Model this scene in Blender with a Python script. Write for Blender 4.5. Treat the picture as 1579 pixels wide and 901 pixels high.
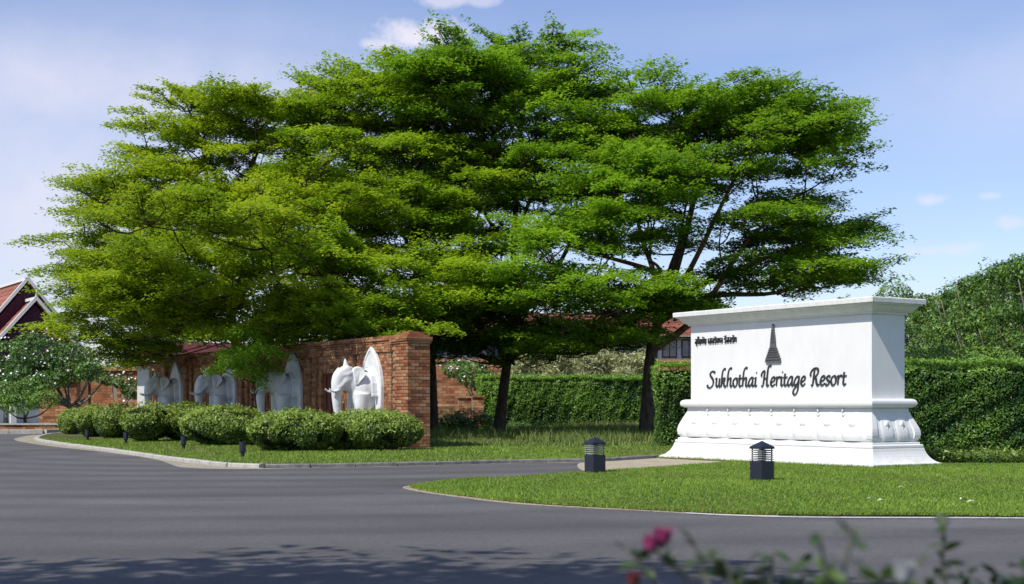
import bpy, bmesh, math, random
import numpy as np
from mathutils import Vector, Matrix
for o in list(bpy.data.objects): bpy.data.objects.remove(o)
S = bpy.context.scene
COL = S.collection
R = math.radians
rng = np.random.default_rng(7)
random.seed(7)

# ------------------------------------------------------------------ camera, world, sun, exposure
F, CX, CY, EYE = 2200.0, 789.5, 625.0, 1.3      # focal length in photo pixels, principal column, horizon row, eye height
cam = bpy.data.cameras.new('camera'); camo = bpy.data.objects.new('camera', cam); COL.objects.link(camo)
camo.location = (0, 0, EYE); camo.rotation_euler = (R(90), 0, 0)
cam.sensor_width = 36; cam.lens = F/1579*36
cam.shift_y = (CY-450.5)/1579
cam.clip_start = .05; cam.clip_end = 2000
cam.dof.use_dof = True; cam.dof.focus_distance = 34; cam.dof.aperture_fstop = 2.8
S.camera = camo
S.view_settings.view_transform = 'Standard'; S.view_settings.look = 'None'
S.view_settings.exposure = 0.38; S.view_settings.gamma = 1

SUN_EL, SUN_AZ = 51, -137                        # azimuth clockwise from +Y, in degrees
sd = Vector((math.sin(R(SUN_AZ))*math.cos(R(SUN_EL)), math.cos(R(SUN_AZ))*math.cos(R(SUN_EL)), math.sin(R(SUN_EL))))
sun = bpy.data.lights.new('sun', 'SUN'); sun.energy = 4.0; sun.angle = R(.55); sun.color = (1, .95, .87)
suno = bpy.data.objects.new('sun', sun); COL.objects.link(suno)
suno.rotation_euler = (-sd).to_track_quat('-Z', 'Y').to_euler(); suno.location = (0, 0, 60)

W = bpy.data.worlds.new('World'); S.world = W; W.use_nodes = True
wn, wl = W.node_tree.nodes, W.node_tree.links; wn.clear()
def N(t, **k):
    n = wn.new(t)
    for a, b in k.items(): setattr(n, a, b)
    return n
wo = N('ShaderNodeOutputWorld'); bg = N('ShaderNodeBackground'); bg.inputs['Strength'].default_value = .135
sky = N('ShaderNodeTexSky'); sky.sky_type = 'NISHITA'; sky.sun_disc = False
sky.sun_elevation = R(SUN_EL); sky.sun_rotation = R(SUN_AZ)
sky.altitude = 0; sky.air_density = 1.0; sky.dust_density = .5; sky.ozone_density = 3.0
tc = N('ShaderNodeTexCoord')
def pxdir(px, py):
    return Vector((px-CX, F, CY-py)).normalized()
def math_(op, a, b=None, clamp=False):
    m = N('ShaderNodeMath', operation=op, use_clamp=clamp)
    for i, v in enumerate((a, b)):
        if v is None: continue
        if isinstance(v, (int, float)): m.inputs[i].default_value = v
        else: wl.new(v, m.inputs[i])
    return m.outputs[0]
warp = N('ShaderNodeTexNoise'); warp.inputs['Scale'].default_value = 26; warp.inputs['Detail'].default_value = 7; warp.inputs['Roughness'].default_value = .62
wl.new(tc.outputs['Generated'], warp.inputs['Vector'])
noi = warp.outputs['Fac']
total = None
# (px, py, radius across, radius up, strength): small clouds and the broad thin veil on the left
for px, py, ra, rz, st in [(640, 56, .046, .014, .95), (598, 68, .030, .008, .8), (680, 50, .030, .012, .8), (690, 0, .034, .007, .6), (735, 2, .02, .006, .5), (1443, 309, .013, .006, .55), (1462, 386, .030, .006, .5),
                           (1500, 380, .014, .005, .4), (1524, 302, .010, .004, .4), (1556, 345, .014, .006, .45), (1300, 212, .016, .007, .25),
                           (100, 130, .24, .04, .62), (60, 320, .24, .08, .62), (300, 60, .22, .03, .25), (30, 420, .12, .04, .45), (270, 118, .09, .003, .3),
                           (1300, 40, .25, .02, .12), (-300, 200, .3, .08, .6), (1900, 100, .2, .04, .5), (790, -400, .4, .06, .5)]:
    d = pxdir(px, py)
    s = N('ShaderNodeVectorMath', operation='SUBTRACT'); wl.new(tc.outputs['Generated'], s.inputs[0]); s.inputs[1].default_value = d
    m = N('ShaderNodeVectorMath', operation='MULTIPLY'); wl.new(s.outputs[0], m.inputs[0]); m.inputs[1].default_value = (1/ra, 1/ra, 1/rz)
    l = N('ShaderNodeVectorMath', operation='LENGTH'); wl.new(m.outputs[0], l.inputs[0])
    # gaussian falloff * broken by noise
    g = math_('POWER', 2.718, math_('MULTIPLY', math_('MULTIPLY', l.outputs['Value'], l.outputs['Value']), -1.0))
    if ra < .06:
        e = math_('MULTIPLY', math_('SUBTRACT', math_('ADD', math_('MULTIPLY', noi, 1.5), math_('MULTIPLY', g, .75)), 1.06), 2.8, clamp=True)
        e = math_('MULTIPLY', e, st)
    else:
        e = math_('MULTIPLY', math_('MULTIPLY', g, st), math_('ADD', math_('MULTIPLY', noi, .9), .55))
    total = e if total is None else math_('MAXIMUM', total, e)
total = math_('MINIMUM', total, .95)
tint = N('ShaderNodeMix', data_type='RGBA', blend_type='MULTIPLY'); tint.inputs[0].default_value = 1
wl.new(sky.outputs[0], tint.inputs[6]); tint.inputs[7].default_value = (.87, .81, .90, 1)
mix = N('ShaderNodeMix', data_type='RGBA'); wl.new(total, mix.inputs[0]); wl.new(tint.outputs[2], mix.inputs[6]); mix.inputs[7].default_value = (5.0, 4.85, 5.5, 1)
wl.new(mix.outputs[2], bg.inputs['Color']); wl.new(bg.outputs[0], wo.inputs[0])

# ------------------------------------------------------------------ helpers
def at(px, py, Y):                                # a photo pixel at depth Y -> the place in the world
    return Vector(((px-CX)*Y/F, Y, EYE+(CY-py)*Y/F))
def gnd(px, py, z=0.0):                           # a photo pixel on ground of height z
    Y = F*(EYE-z)/(py-CY); return Vector(((px-CX)*Y/F, Y, z))
def smooth(pts, n=8, closed=False):
    P = [Vector(p) for p in pts]; out = []; m = len(P)
    for i in range(m if closed else m-1):
        if closed: a, b, c, d = P[i-1], P[i], P[(i+1) % m], P[(i+2) % m]
        else: a, b, c, d = P[max(i-1, 0)], P[i], P[i+1], P[min(i+2, m-1)]
        for k in range(n):
            t = k/n
            out.append(.5*((2*b)+(c-a)*t+(2*a-5*b+4*c-d)*t*t+(3*b-a-3*c+d)*t**3))
    if not closed: out.append(P[-1].copy())
    return out
def resample(path, step):
    P = [Vector(p) for p in path]; L = [0]
    for a, b in zip(P, P[1:]): L.append(L[-1]+(b-a).length)
    n = max(1, round(L[-1]/step)); out = []; j = 0
    for i in range(n+1):
        s = L[-1]*i/n
        while j < len(L)-2 and L[j+1] < s: j += 1
        t = (s-L[j])/max(1e-9, L[j+1]-L[j]); out.append(P[j].lerp(P[j+1], min(1, t)))
    return out
def tagk(o, label=None, cat=None, group=None, kind=None):
    if label: o['label'] = label
    if cat: o['category'] = cat
    if group: o['group'] = group
    if kind: o['kind'] = kind
    return o
def empty(name, loc=(0, 0, 0), rz=0.0, label=None, cat=None, group=None, kind=None):
    o = bpy.data.objects.new(name, None); COL.objects.link(o); o.location = loc; o.rotation_euler = (0, 0, rz)
    o.empty_display_size = .2
    return tagk(o, label, cat, group, kind)
def link(name, me, parent=None, mat=None):
    o = bpy.data.objects.new(name, me); COL.objects.link(o)
    if parent is not None: o.parent = parent
    if mat is not None:
        me.materials.clear(); me.materials.append(mat)
    return o
def arr_mesh(name, V, Fc, tint=None, shade=False):
    """V (n,3); Fc (m,k) all faces of k corners; tint (m,) face attribute"""
    me = bpy.data.meshes.new(name); n = len(V); m, k = Fc.shape
    me.vertices.add(n); me.vertices.foreach_set('co', np.ascontiguousarray(V, dtype=np.float32).ravel())
    me.loops.add(m*k); me.loops.foreach_set('vertex_index', np.ascontiguousarray(Fc, dtype=np.int32).ravel())
    me.polygons.add(m); me.polygons.foreach_set('loop_start', np.arange(0, m*k, k, dtype=np.int32))
    me.update(calc_edges=True)
    if tint is not None:
        a = me.attributes.new('tint', 'FLOAT', 'FACE'); a.data.foreach_set('value', np.asarray(tint, dtype=np.float32))
    if shade: me.polygons.foreach_set('use_smooth', np.ones(m, dtype=bool))
    return me
class MB:
    """collects boxes, tubes, lofts; build() links them as ONE mesh"""
    def __init__(s): s.v = []; s.f = []
    def add(s, V, Fc):
        n = len(s.v); s.v += [tuple(p) for p in V]; s.f += [tuple(i+n for i in q) for q in Fc]; return s
    def box(s, a, b, M=None, back=True):
        x0, y0, z0 = a; x1, y1, z1 = b
        V = [(x0, y0, z0), (x1, y0, z0), (x1, y1, z0), (x0, y1, z0), (x0, y0, z1), (x1, y0, z1), (x1, y1, z1), (x0, y1, z1)]
        if M is not None: V = [M @ Vector(p) for p in V]
        return s.add(V, [(0, 3, 2, 1), (4, 5, 6, 7), (0, 1, 5, 4), (1, 2, 6, 5), (2, 3, 7, 6), (3, 0, 4, 7)])
    def loft(s, rings, cap=True, closed=True):
        k = len(rings[0]); V = [p for r in rings for p in r]; Fc = []
        for i in range(len(rings)-1):
            for j in range(k if closed else k-1):
                a, b = i*k+j, i*k+(j+1) % k
                Fc.append((a, b, b+k, a+k))
        if cap and closed: Fc.append(tuple(range(k))[::-1]); Fc.append(tuple((len(rings)-1)*k+j for j in range(k)))
        return s.add(V, Fc)
    def tube(s, pts, rad, k=8, cap=True):
        P = [Vector(p) for p in pts]; rings = []
        if not hasattr(rad, '__len__'): rad = [rad]*len(P)
        ref = None
        for i, p in enumerate(P):
            t = (P[min(i+1, len(P)-1)]-P[max(i-1, 0)])
            if t.length < 1e-9: t = Vector((0, 0, 1))
            t.normalize()
            if ref is None: ref = Vector((1, 0, 0)) if abs(t.x) < .8 else Vector((0, 1, 0))
            u = (ref-t*ref.dot(t)).normalized(); w = t.cross(u); ref = u
            r = rad[i]
            rings.append([p+(u*math.cos(a)+w*math.sin(a))*r for a in [2*math.pi*j/k for j in range(k)]])
        return s.loft(rings, cap)
    def ell(s, c, r, M=None, nu=14, nv=9):
        rings = []
        for i in range(nv+1):
            th = math.pi*(i+.001)/(nv+.002); ring = []
            for j in range(nu):
                a = 2*math.pi*j/nu
                p = Vector((r[0]*math.sin(th)*math.cos(a), r[1]*math.sin(th)*math.sin(a), -r[2]*math.cos(th)))
                if M is not None: p = M @ p
                ring.append(Vector(c)+p)
            rings.append(ring)
        return s.loft(rings)
    def prism(s, outline, fn, d0, d1):
        """outline [(a,b)], fn(a,b,d)->point; extruded from d0 to d1"""
        k = len(outline); V = [fn(a, b, d0) for a, b in outline]+[fn(a, b, d1) for a, b in outline]
        Fc = [tuple(range(k))[::-1], tuple(range(k, 2*k))]+[(j, (j+1) % k, (j+1) % k+k, j+k) for j in range(k)]
        return s.add(V, Fc)
    def mesh(s, name, shade=False):
        me = bpy.data.meshes.new(name); me.from_pydata(s.v, [], s.f)
        bm = bmesh.new(); bm.from_mesh(me); bmesh.ops.recalc_face_normals(bm, faces=bm.faces); bm.to_mesh(me); bm.free()
        if shade: me.polygons.foreach_set('use_smooth', [True]*len(me.polygons))
        return me
    def build(s, name, mat, parent=None, shade=False, bevel=0, **tags):
        o = link(name, s.mesh(name, shade), parent, mat)
        if bevel:
            b = o.modifiers.new('bevel', 'BEVEL'); b.width = bevel; b.segments = 2; b.limit_method = 'ANGLE'
        return tagk(o, **tags)
def copy_thing(root, loc, rz=None, label=None):
    r = root.copy(); COL.objects.link(r); r.location = loc
    if rz is not None: r.rotation_euler = (0, 0, rz)
    if label: r['label'] = label
    for ch in list(root.children):
        c = ch.copy(); COL.objects.link(c); c.parent = r
        for g in list(ch.children):
            d = g.copy(); COL.objects.link(d); d.parent = c
    return r

# ------------------------------------------------------------------ materials
def new_mat(name):
    m = bpy.data.materials.new(name); m.use_nodes = True; nt = m.node_tree
    return m, nt, nt.nodes['Principled BSDF'], nt.nodes['Material Output']
def ramp(nt, fac, stops):
    r = nt.nodes.new('ShaderNodeValToRGB'); el = r.color_ramp.elements
    while len(el) < len(stops): el.new(.5)
    for e, (p, c) in zip(el, stops): e.position = p; e.color = (*c, 1)
    nt.links.new(fac, r.inputs[0]); return r.outputs[0]
def noise(nt, scale, detail=4, rough=.55, sc=None, coord='Object'):
    t = nt.nodes.new('ShaderNodeTexCoord'); n = nt.nodes.new('ShaderNodeTexNoise')
    n.inputs['Scale'].default_value = scale; n.inputs['Detail'].default_value = detail; n.inputs['Roughness'].default_value = rough
    out = t.outputs[coord]
    if sc:
        mp = nt.nodes.new('ShaderNodeMapping'); mp.inputs['Scale'].default_value = sc; nt.links.new(out, mp.inputs[0]); out = mp.outputs[0]
    nt.links.new(out, n.inputs['Vector']); return n.outputs['Fac']
def mixc(nt, fac, a, b, mode='MIX'):
    m = nt.nodes.new('ShaderNodeMix'); m.data_type = 'RGBA'; m.blend_type = mode
    for i, v in ((0, fac), (6, a), (7, b)):
        if isinstance(v, (int, float)): m.inputs[i].default_value = v
        elif isinstance(v, tuple): m.inputs[i].default_value = (*v, 1)
        else: nt.links.new(v, m.inputs[i])
    return m.outputs[2]
def bump(nt, bs, h, strength, dist=.02):
    b = nt.nodes.new('ShaderNodeBump'); b.inputs['Strength'].default_value = strength; b.inputs['Distance'].default_value = dist
    nt.links.new(h, b.inputs['Height']); nt.links.new(b.outputs[0], bs.inputs['Normal'])
def simple(name, c1, c2, scale=6, rough=.7, bmp=.2, detail=5, sc=None, spec=.3, island=False, metal=0, bd=.01):
    m, nt, bs, out = new_mat(name)
    f = noise(nt, scale, detail, sc=sc)
    col = ramp(nt, f, [(.3, c1), (.7, c2)])
    if island:
        g = nt.nodes.new('ShaderNodeNewGeometry'); v = ramp(nt, g.outputs['Random Per Island'], [(0, (.68, .70, .72)), (1, (1.28, 1.20, 1.12))])
        col = mixc(nt, 1.0, col, v, 'MULTIPLY')
    nt.links.new(col, bs.inputs['Base Color']); bs.inputs['Roughness'].default_value = rough
    bs.inputs['Specular IOR Level'].default_value = spec; bs.inputs['Metallic'].default_value = metal
    if bmp: bump(nt, bs, noise(nt, scale*5, 4, sc=sc), bmp, bd)
    return m
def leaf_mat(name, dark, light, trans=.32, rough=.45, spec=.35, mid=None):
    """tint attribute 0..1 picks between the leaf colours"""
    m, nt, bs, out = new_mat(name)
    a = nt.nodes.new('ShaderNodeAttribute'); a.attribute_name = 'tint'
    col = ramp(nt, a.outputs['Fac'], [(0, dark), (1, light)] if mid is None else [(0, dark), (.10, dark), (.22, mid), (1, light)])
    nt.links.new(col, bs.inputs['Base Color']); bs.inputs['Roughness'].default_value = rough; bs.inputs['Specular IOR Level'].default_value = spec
    tr = nt.nodes.new('ShaderNodeBsdfTranslucent'); tcol = mixc(nt, 1.0, col, (1.25, 1.2, .55), 'MULTIPLY'); nt.links.new(tcol, tr.inputs[0])
    mx = nt.nodes.new('ShaderNodeMixShader'); mx.inputs[0].default_value = trans
    nt.links.new(bs.outputs[0], mx.inputs[1]); nt.links.new(tr.outputs[0], mx.inputs[2]); nt.links.new(mx.outputs[0], out.inputs[0])
    return m

def asphalt():
    m, nt, bs, out = new_mat('asphalt')
    streak = noise(nt, 1.0, 8, .68, sc=(.15, .36, 1)); blot = noise(nt, .35, 4, .5); fine = noise(nt, 70, 3, .75); mid = noise(nt, 14, 8, .8)
    c = ramp(nt, streak, [(.3, (.060, .057, .056)), (.52, (.090, .086, .085)), (.75, (.160, .153, .150))])
    c = mixc(nt, .5, c, ramp(nt, blot, [(.3, (.060, .058, .057)), (.75, (.118, .114, .113))]))
    wv = nt.nodes.new('ShaderNodeTexWave'); tcw = nt.nodes.new('ShaderNodeTexCoord'); mpw = nt.nodes.new('ShaderNodeMapping')   # faint curved tyre tracks
    mpw.inputs['Location'].default_value = (6, -40, 0); nt.links.new(tcw.outputs['Object'], mpw.inputs[0]); nt.links.new(mpw.outputs[0], wv.inputs['Vector'])
    wv.wave_type = 'RINGS'; wv.rings_direction = 'Z'; wv.inputs['Scale'].default_value = .16; wv.inputs['Distortion'].default_value = 3.5; wv.inputs['Detail'].default_value = 3; wv.inputs['Detail Scale'].default_value = .35
    c = mixc(nt, 1.0, c, ramp(nt, wv.outputs['Fac'], [(0, (.84, .84, .84)), (.5, (1, 1, 1)), (1, (1.06, 1.06, 1.06))]), 'MULTIPLY')
    c = mixc(nt, 1.0, c, ramp(nt, fine, [(.3, (.5, .5, .5)), (.7, (1.55, 1.55, 1.55))]), 'MULTIPLY')
    c = mixc(nt, 1.0, c, ramp(nt, mid, [(.32, (.66, .66, .66)), (.68, (1.36, 1.36, 1.36))]), 'MULTIPLY')
    nt.links.new(c, bs.inputs['Base Color']); bs.inputs['Roughness'].default_value = .78; bs.inputs['Specular IOR Level'].default_value = .4
    bump(nt, bs, fine, .5, .006); return m
def earth(name, c1, c2, c3, scale=1.5):
    m, nt, bs, out = new_mat(name)
    c = ramp(nt, noise(nt, scale, 8, .65), [(.3, c1), (.5, c2), (.7, c3)])
    c = mixc(nt, 1.0, c, ramp(nt, noise(nt, scale*30, 4, .7), [(.3, (.7, .7, .7)), (.7, (1.25, 1.25, 1.25))]), 'MULTIPLY')
    nt.links.new(c, bs.inputs['Base Color']); bs.inputs['Roughness'].default_value = .95; bs.inputs['Specular IOR Level'].default_value = .1
    bump(nt, bs, noise(nt, scale*30, 4), .6, .02); return m
def brick_mat(name='brick', mul=1.0):
    m, nt, bs, out = new_mat(name)
    g = nt.nodes.new('ShaderNodeNewGeometry'); oi = nt.nodes.new('ShaderNodeObjectInfo')
    ad = nt.nodes.new('ShaderNodeMath'); ad.operation = 'ADD'; nt.links.new(g.outputs['Random Per Island'], ad.inputs[0]); nt.links.new(oi.outputs['Random'], ad.inputs[1])
    fr = nt.nodes.new('ShaderNodeMath'); fr.operation = 'FRACT'; nt.links.new(ad.outputs[0], fr.inputs[0])
    k = mul
    c = ramp(nt, fr.outputs[0], [(0, (.17*k, .075*k, .040*k)), (.25, (.29*k, .13*k, .065*k)), (.5, (.39*k, .22*k, .12*k)), (.72, (.33*k, .12*k, .05*k)), (.9, (.46*k, .29*k, .165*k)), (1, (.12*k, .06*k, .04*k))])
    c = mixc(nt, 1.0, c, ramp(nt, noise(nt, 14, 6, .7), [(.25, (.55, .5, .5)), (.55, (1, 1, 1)), (.8, (1.25, 1.2, 1.1))]), 'MULTIPLY')
    c = mixc(nt, .8, c, ramp(nt, noise(nt, 1.1, 7, .7, sc=(1, 1, .6)), [(.35, (.55, .50, .48)), (.5, (1, 1, 1)), (.68, (1.15, 1.2, 1.15))]), 'MULTIPLY')
    nt.links.new(c, bs.inputs['Base Color']); bs.inputs['Roughness'].default_value = .92; bs.inputs['Specular IOR Level'].default_value = .15
    bump(nt, bs, noise(nt, 60, 5), .6, .01); return m
def plaster():
    m, nt, bs, out = new_mat('white_plaster')
    c = ramp(nt, noise(nt, 1.2, 7, .6), [(.25, (.66, .66, .655)), (.6, (.72, .72, .71))])
    c = mixc(nt, .30, c, ramp(nt, noise(nt, 2.2, 8, .75, sc=(1.5, 1.5, .5)), [(.45, (.72, .72, .71)), (.78, (.50, .52, .45))]))
    tz = nt.nodes.new('ShaderNodeTexCoord'); sx = nt.nodes.new('ShaderNodeSeparateXYZ'); nt.links.new(tz.outputs['Object'], sx.inputs[0])
    def band(z0, z1, amt, tint, sc):       # soil splash low down, algae on the cornice: broken by noise
        mr = nt.nodes.new('ShaderNodeMapRange'); nt.links.new(sx.outputs[2], mr.inputs[0]); mr.inputs[1].default_value = z0; mr.inputs[2].default_value = z1; mr.inputs[3].default_value = 0; mr.inputs[4].default_value = 1
        mm = nt.nodes.new('ShaderNodeMath'); mm.operation = 'MULTIPLY'; nt.links.new(mr.outputs[0], mm.inputs[0]); nt.links.new(ramp(nt, noise(nt, 5, 8, .75, sc=sc), [(.42, (0, 0, 0)), (.72, (amt, amt, amt))]), mm.inputs[1])
        return mixc(nt, mm.outputs[0], c, tint)
    c = band(.30, .04, .75, (.30, .27, .19), (1.2, 1.2, 1.2)); c = band(3.20, 3.32, .55, (.44, .46, .33), (1.2, 1.2, .4)); c = band(1.36, 1.22, .0, (.5, .5, .4), (1, 1, 1))
    nt.links.new(c, bs.inputs['Base Color']); bs.inputs['Roughness'].default_value = .62; bs.inputs['Specular IOR Level'].default_value = .3
    bump(nt, bs, noise(nt, 30, 6), .12, .006); return m
M = {}
M['asphalt'] = asphalt()
M['earth'] = earth('earth', (.05, .035, .02), (.10, .075, .045), (.045, .06, .02))
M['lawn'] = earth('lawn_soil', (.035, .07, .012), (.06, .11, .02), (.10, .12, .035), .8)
M['brown_lawn'] = earth('brown_lawn_soil', (.05, .075, .022), (.075, .09, .03), (.13, .12, .07), .5)  # browner, less green soil for the strip and far bank lawns
M['sand'] = earth('sandy_gravel', (.30, .25, .18), (.38, .33, .25), (.24, .21, .16), 2)
M['gutter'] = earth('pale_gutter_concrete', (.15, .145, .13), (.33, .30, .245), (.24, .23, .15), 1.1)
M['concrete'] = simple('kerb_concrete', (.30, .29, .26), (.46, .44, .39), 7, .85, .4)
M['grey_kerb'] = simple('grey_kerb_stone', (.10, .10, .10), (.22, .215, .2), 7, .9, .5)
M['paint'] = simple('white_road_paint', (.62, .62, .60), (.82, .82, .80), 22, .6, .1)
M['white'] = plaster()
M['marble'] = simple('white_sculpture_paint', (.56, .58, .57), (.76, .765, .77), 2.6, .5, .12)
M['sign_metal'] = simple('dark_sign_metal', (.035, .037, .04), (.06, .062, .065), 30, .45, .05, metal=.3)
M['emblem'] = simple('grey_emblem_metal', (.09, .09, .092), (.14, .14, .142), 20, .5, .1, metal=.2)
M['brick'] = brick_mat()
M['brick_far'] = brick_mat('orange_brick', 1.05)
M['mortar'] = simple('mortar', (.20, .15, .10), (.34, .26, .19), 30, .95, .4)
M['wood'] = simple('dark_red_door_wood', (.10, .03, .018), (.20, .065, .035), 8, .6, .3, sc=(6, 6, .6), island=True)
M['navy'] = simple('dark_navy_lamp_paint', (.010, .012, .024), (.018, .021, .036), 20, .38, .05, spec=.5)
M['louvre'] = simple('louvre_metal', (.26, .27, .27), (.36, .37, .37), 20, .45, 0, metal=.2)
M['lamp_glass'] = simple('frosted_lamp_glass', (.5, .52, .48), (.6, .62, .58), 8, .25, 0, spec=.5)
M['bark'] = simple('grey_brown_bark', (.05, .036, .027), (.16, .115, .085), 9, .95, .9, sc=(1, 1, .3), bd=.03)
M['bark_red'] = simple('reddish_limb_bark', (.10, .055, .035), (.26, .14, .085), 6, .9, .8, sc=(1, 1, .5), bd=.03)
M['pale_bark'] = simple('pale_frangipani_bark', (.13, .11, .09), (.28, .25, .21), 9, .85, .6)
M['twig'] = simple('dark_twigs', (.03, .022, .016), (.07, .05, .036), 9, .95, 0)
M['roof'] = simple('terracotta_roof_tiles', (.16, .055, .038), (.29, .115, .08), 3, .8, .3, island=True)
M['maroon'] = simple('maroon_gable_boards', (.045, .008, .022), (.085, .016, .04), 4, .6, .2)
M['red'] = simple('red_painted_timber', (.30, .03, .02), (.42, .06, .035), 4, .5, .1)
M['dark_timber'] = simple('dark_eave_timber', (.02, .014, .012), (.05, .035, .028), 6, .7, .2)
M['glass'] = simple('window_glass', (.06, .075, .095), (.16, .19, .23), 1.2, .12, 0, spec=.7)
M['window_frame'] = simple('window_frame_paint', (.45, .46, .48), (.62, .63, .65), 5, .5, 0)
M['hedge_core'] = simple('hedge_inner_shade', (.008, .014, .005), (.02, .03, .010), 10, 1, .8, bd=.05, spec=.05)  # near-black colour stands in for the shade deep inside foliage
M['L_tree'] = leaf_mat('tree_leaves', (.085, .20, .018), (.30, .50, .040), .48)
M['L_yellow'] = leaf_mat('yellowish_tree_leaves', (.13, .24, .014), (.42, .54, .035), .48)
M['L_mid'] = leaf_mat('mid_green_tree_leaves', (.105, .22, .016), (.36, .52, .036), .48)
M['dark_red'] = simple('dark_red_roof', (.055, .012, .010), (.10, .02, .017), 3, .7, .2)
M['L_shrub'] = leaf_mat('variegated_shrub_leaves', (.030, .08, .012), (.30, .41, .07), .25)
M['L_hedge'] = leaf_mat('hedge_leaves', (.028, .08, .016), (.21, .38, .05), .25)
M['L_far'] = leaf_mat('distant_leaves', (.030, .085, .016), (.21, .36, .055), .25)
M['L_frang'] = leaf_mat('frangipani_leaves', (.03, .085, .016), (.16, .30, .05), .25)
M['L_palm'] = leaf_mat('pale_cane_leaves', (.24, .28, .12), (.62, .62, .40), .35)
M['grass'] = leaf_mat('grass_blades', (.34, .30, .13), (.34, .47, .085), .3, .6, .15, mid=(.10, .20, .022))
M['grass_rough'] = leaf_mat('rough_grass_blades', (.07, .13, .028), (.30, .36, .12), .25, .7, .1)  # duller green blades of the rough grass
M['blossom'] = simple('white_blossom', (.72, .72, .68), (.82, .82, .78), 20, .6, 0)
M['rose_leaf'] = leaf_mat('rose_leaves', (.015, .035, .016), (.10, .17, .04), .3)
M['rose_petal'] = simple('magenta_petal', (.17, .02, .075), (.27, .04, .12), 20, .5, .1)
M['pale_petal'] = simple('pale_petal', (.22, .24, .24), (.30, .32, .32), 20, .6, 0)
M['bud_red'] = simple('dark_red_bud', (.08, .012, .015), (.13, .025, .022), 20, .5, .1)
M['rose_stem'] = simple('rose_stem', (.05, .06, .05), (.11, .11, .08), 20, .6, .1)

# ------------------------------------------------------------------ foliage
def leaf_tris(P, size, up=.5, out=None, shape=.5, jit=.35, quad=False, r=rng):
    """small leaf faces at P (n,3); up biases the normals to the sky, out (n,3) adds an outward bias"""
    n = len(P); nr = r.normal(size=(n, 3)); nr /= np.linalg.norm(nr, axis=1)[:, None]
    nr = nr*(1-up); nr[:, 2] += up
    if out is not None: nr = nr+out
    nr /= np.linalg.norm(nr, axis=1)[:, None]+1e-9
    t = r.normal(size=(n, 3)); t -= nr*(t*nr).sum(1)[:, None]; t /= np.linalg.norm(t, axis=1)[:, None]+1e-9
    b = np.cross(nr, t); s = size*(1+jit*(r.random(n)-.5)*2); s = s[:, None]
    if quad:
        V = np.stack([P-t*s*.5, P+b*s*shape*.5+nr*s*.08, P+t*s*.5, P-b*s*shape*.5+nr*s*.08], 1).reshape(-1, 3)
        return V, np.arange(4*n).reshape(n, 4)
    V = np.stack([P-t*s*.45+b*s*shape*.5, P-t*s*.3-b*s*shape*.5, P+t*s*.55], 1).reshape(-1, 3)
    return V, np.arange(3*n).reshape(n, 3)
def leaf_obj(name, P, size, mat, parent=None, tint=None, **k):
    V, Fc = leaf_tris(P, size, **k)
    n = len(P)
    if tint is None: tint = rng.random(n)
    tint = np.clip(tint, 0, 1)
    return link(name, arr_mesh(name, V, Fc, tint), parent, mat)
def pad_cloud(C, A, L, Wd, n, thick=.10, seed=0):
    """flat feathery sprays: C centre (3), A outward unit axis (3), length L, width Wd, n leaves"""
    r = np.random.default_rng(seed)
    side = np.cross(A, (0, 0, 1)); side /= np.linalg.norm(side)+1e-9; nz = np.cross(side, A)
    nt_ = 9; ang = np.linspace(-1.25, 1.25, nt_)+r.normal(0, .1, nt_); ln = (1-.32*np.abs(ang)/1.25)*(.78+.34*r.random(nt_))
    k = r.integers(0, nt_, n); q = r.random(n)**.62
    u = q*np.cos(ang[k])*ln[k]*L; v = q*np.sin(ang[k])*ln[k]*Wd*.62
    u += r.normal(0, .05*L, n); v += r.normal(0, .07*Wd, n)
    h = .13*L*(1-q**2)-.07*L*q + r.normal(0, thick, n)
    base = C-A*L*.42
    return base+u[:, None]*A+v[:, None]*side+h[:, None]*nz
def lobe_points(lobes, dens, r, zmin_ang=-.55):
    out = []
    for li, (c, rad) in enumerate(lobes):
        area = 4*math.pi*((rad[0]*rad[1])**1.6/3+(rad[0]*rad[2])**1.6/3+(rad[1]*rad[2])**1.6/3)**(1/1.6)
        n = int(area*dens)
        for _ in range(n):
            while True:
                d = r.normal(size=3); d /= np.linalg.norm(d)
                if d[2] > zmin_ang: break
            f = .66+.26*r.random() if r.random() < .68 else .30+.36*r.random()
            p = np.array(c)+d*np.array(rad)*f; inside = 0
            for lj, (c2, r2) in enumerate(lobes):
                if lj != li and np.sum(((p-np.array(c2))/np.array(r2))**2) < .42: inside = 1
            if inside and r.random() < .8: continue
            out.append((p, d))
    return out
def shelves(lobes, dens, r):
    """groups of three to five pads lying close together: broad level shelves with gaps between"""
    out = []
    for p, d in lobe_points(lobes, dens*.30, r):
        k = int(r.integers(3, 6)); a0 = math.atan2(d[1], d[0]); rad_ = 1.15 if d[2] < .8 else .6
        for i in range(k):
            a = a0+2*math.pi*i/k+r.normal(0, .3); q = p+np.array([math.cos(a)*rad_, math.sin(a)*rad_, r.normal(0, .22)-.15*(i % 2)])
            if i == 0: q = p+np.array([d[0], d[1], 0])*.9
            out.append((q, d))
    return out
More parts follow.
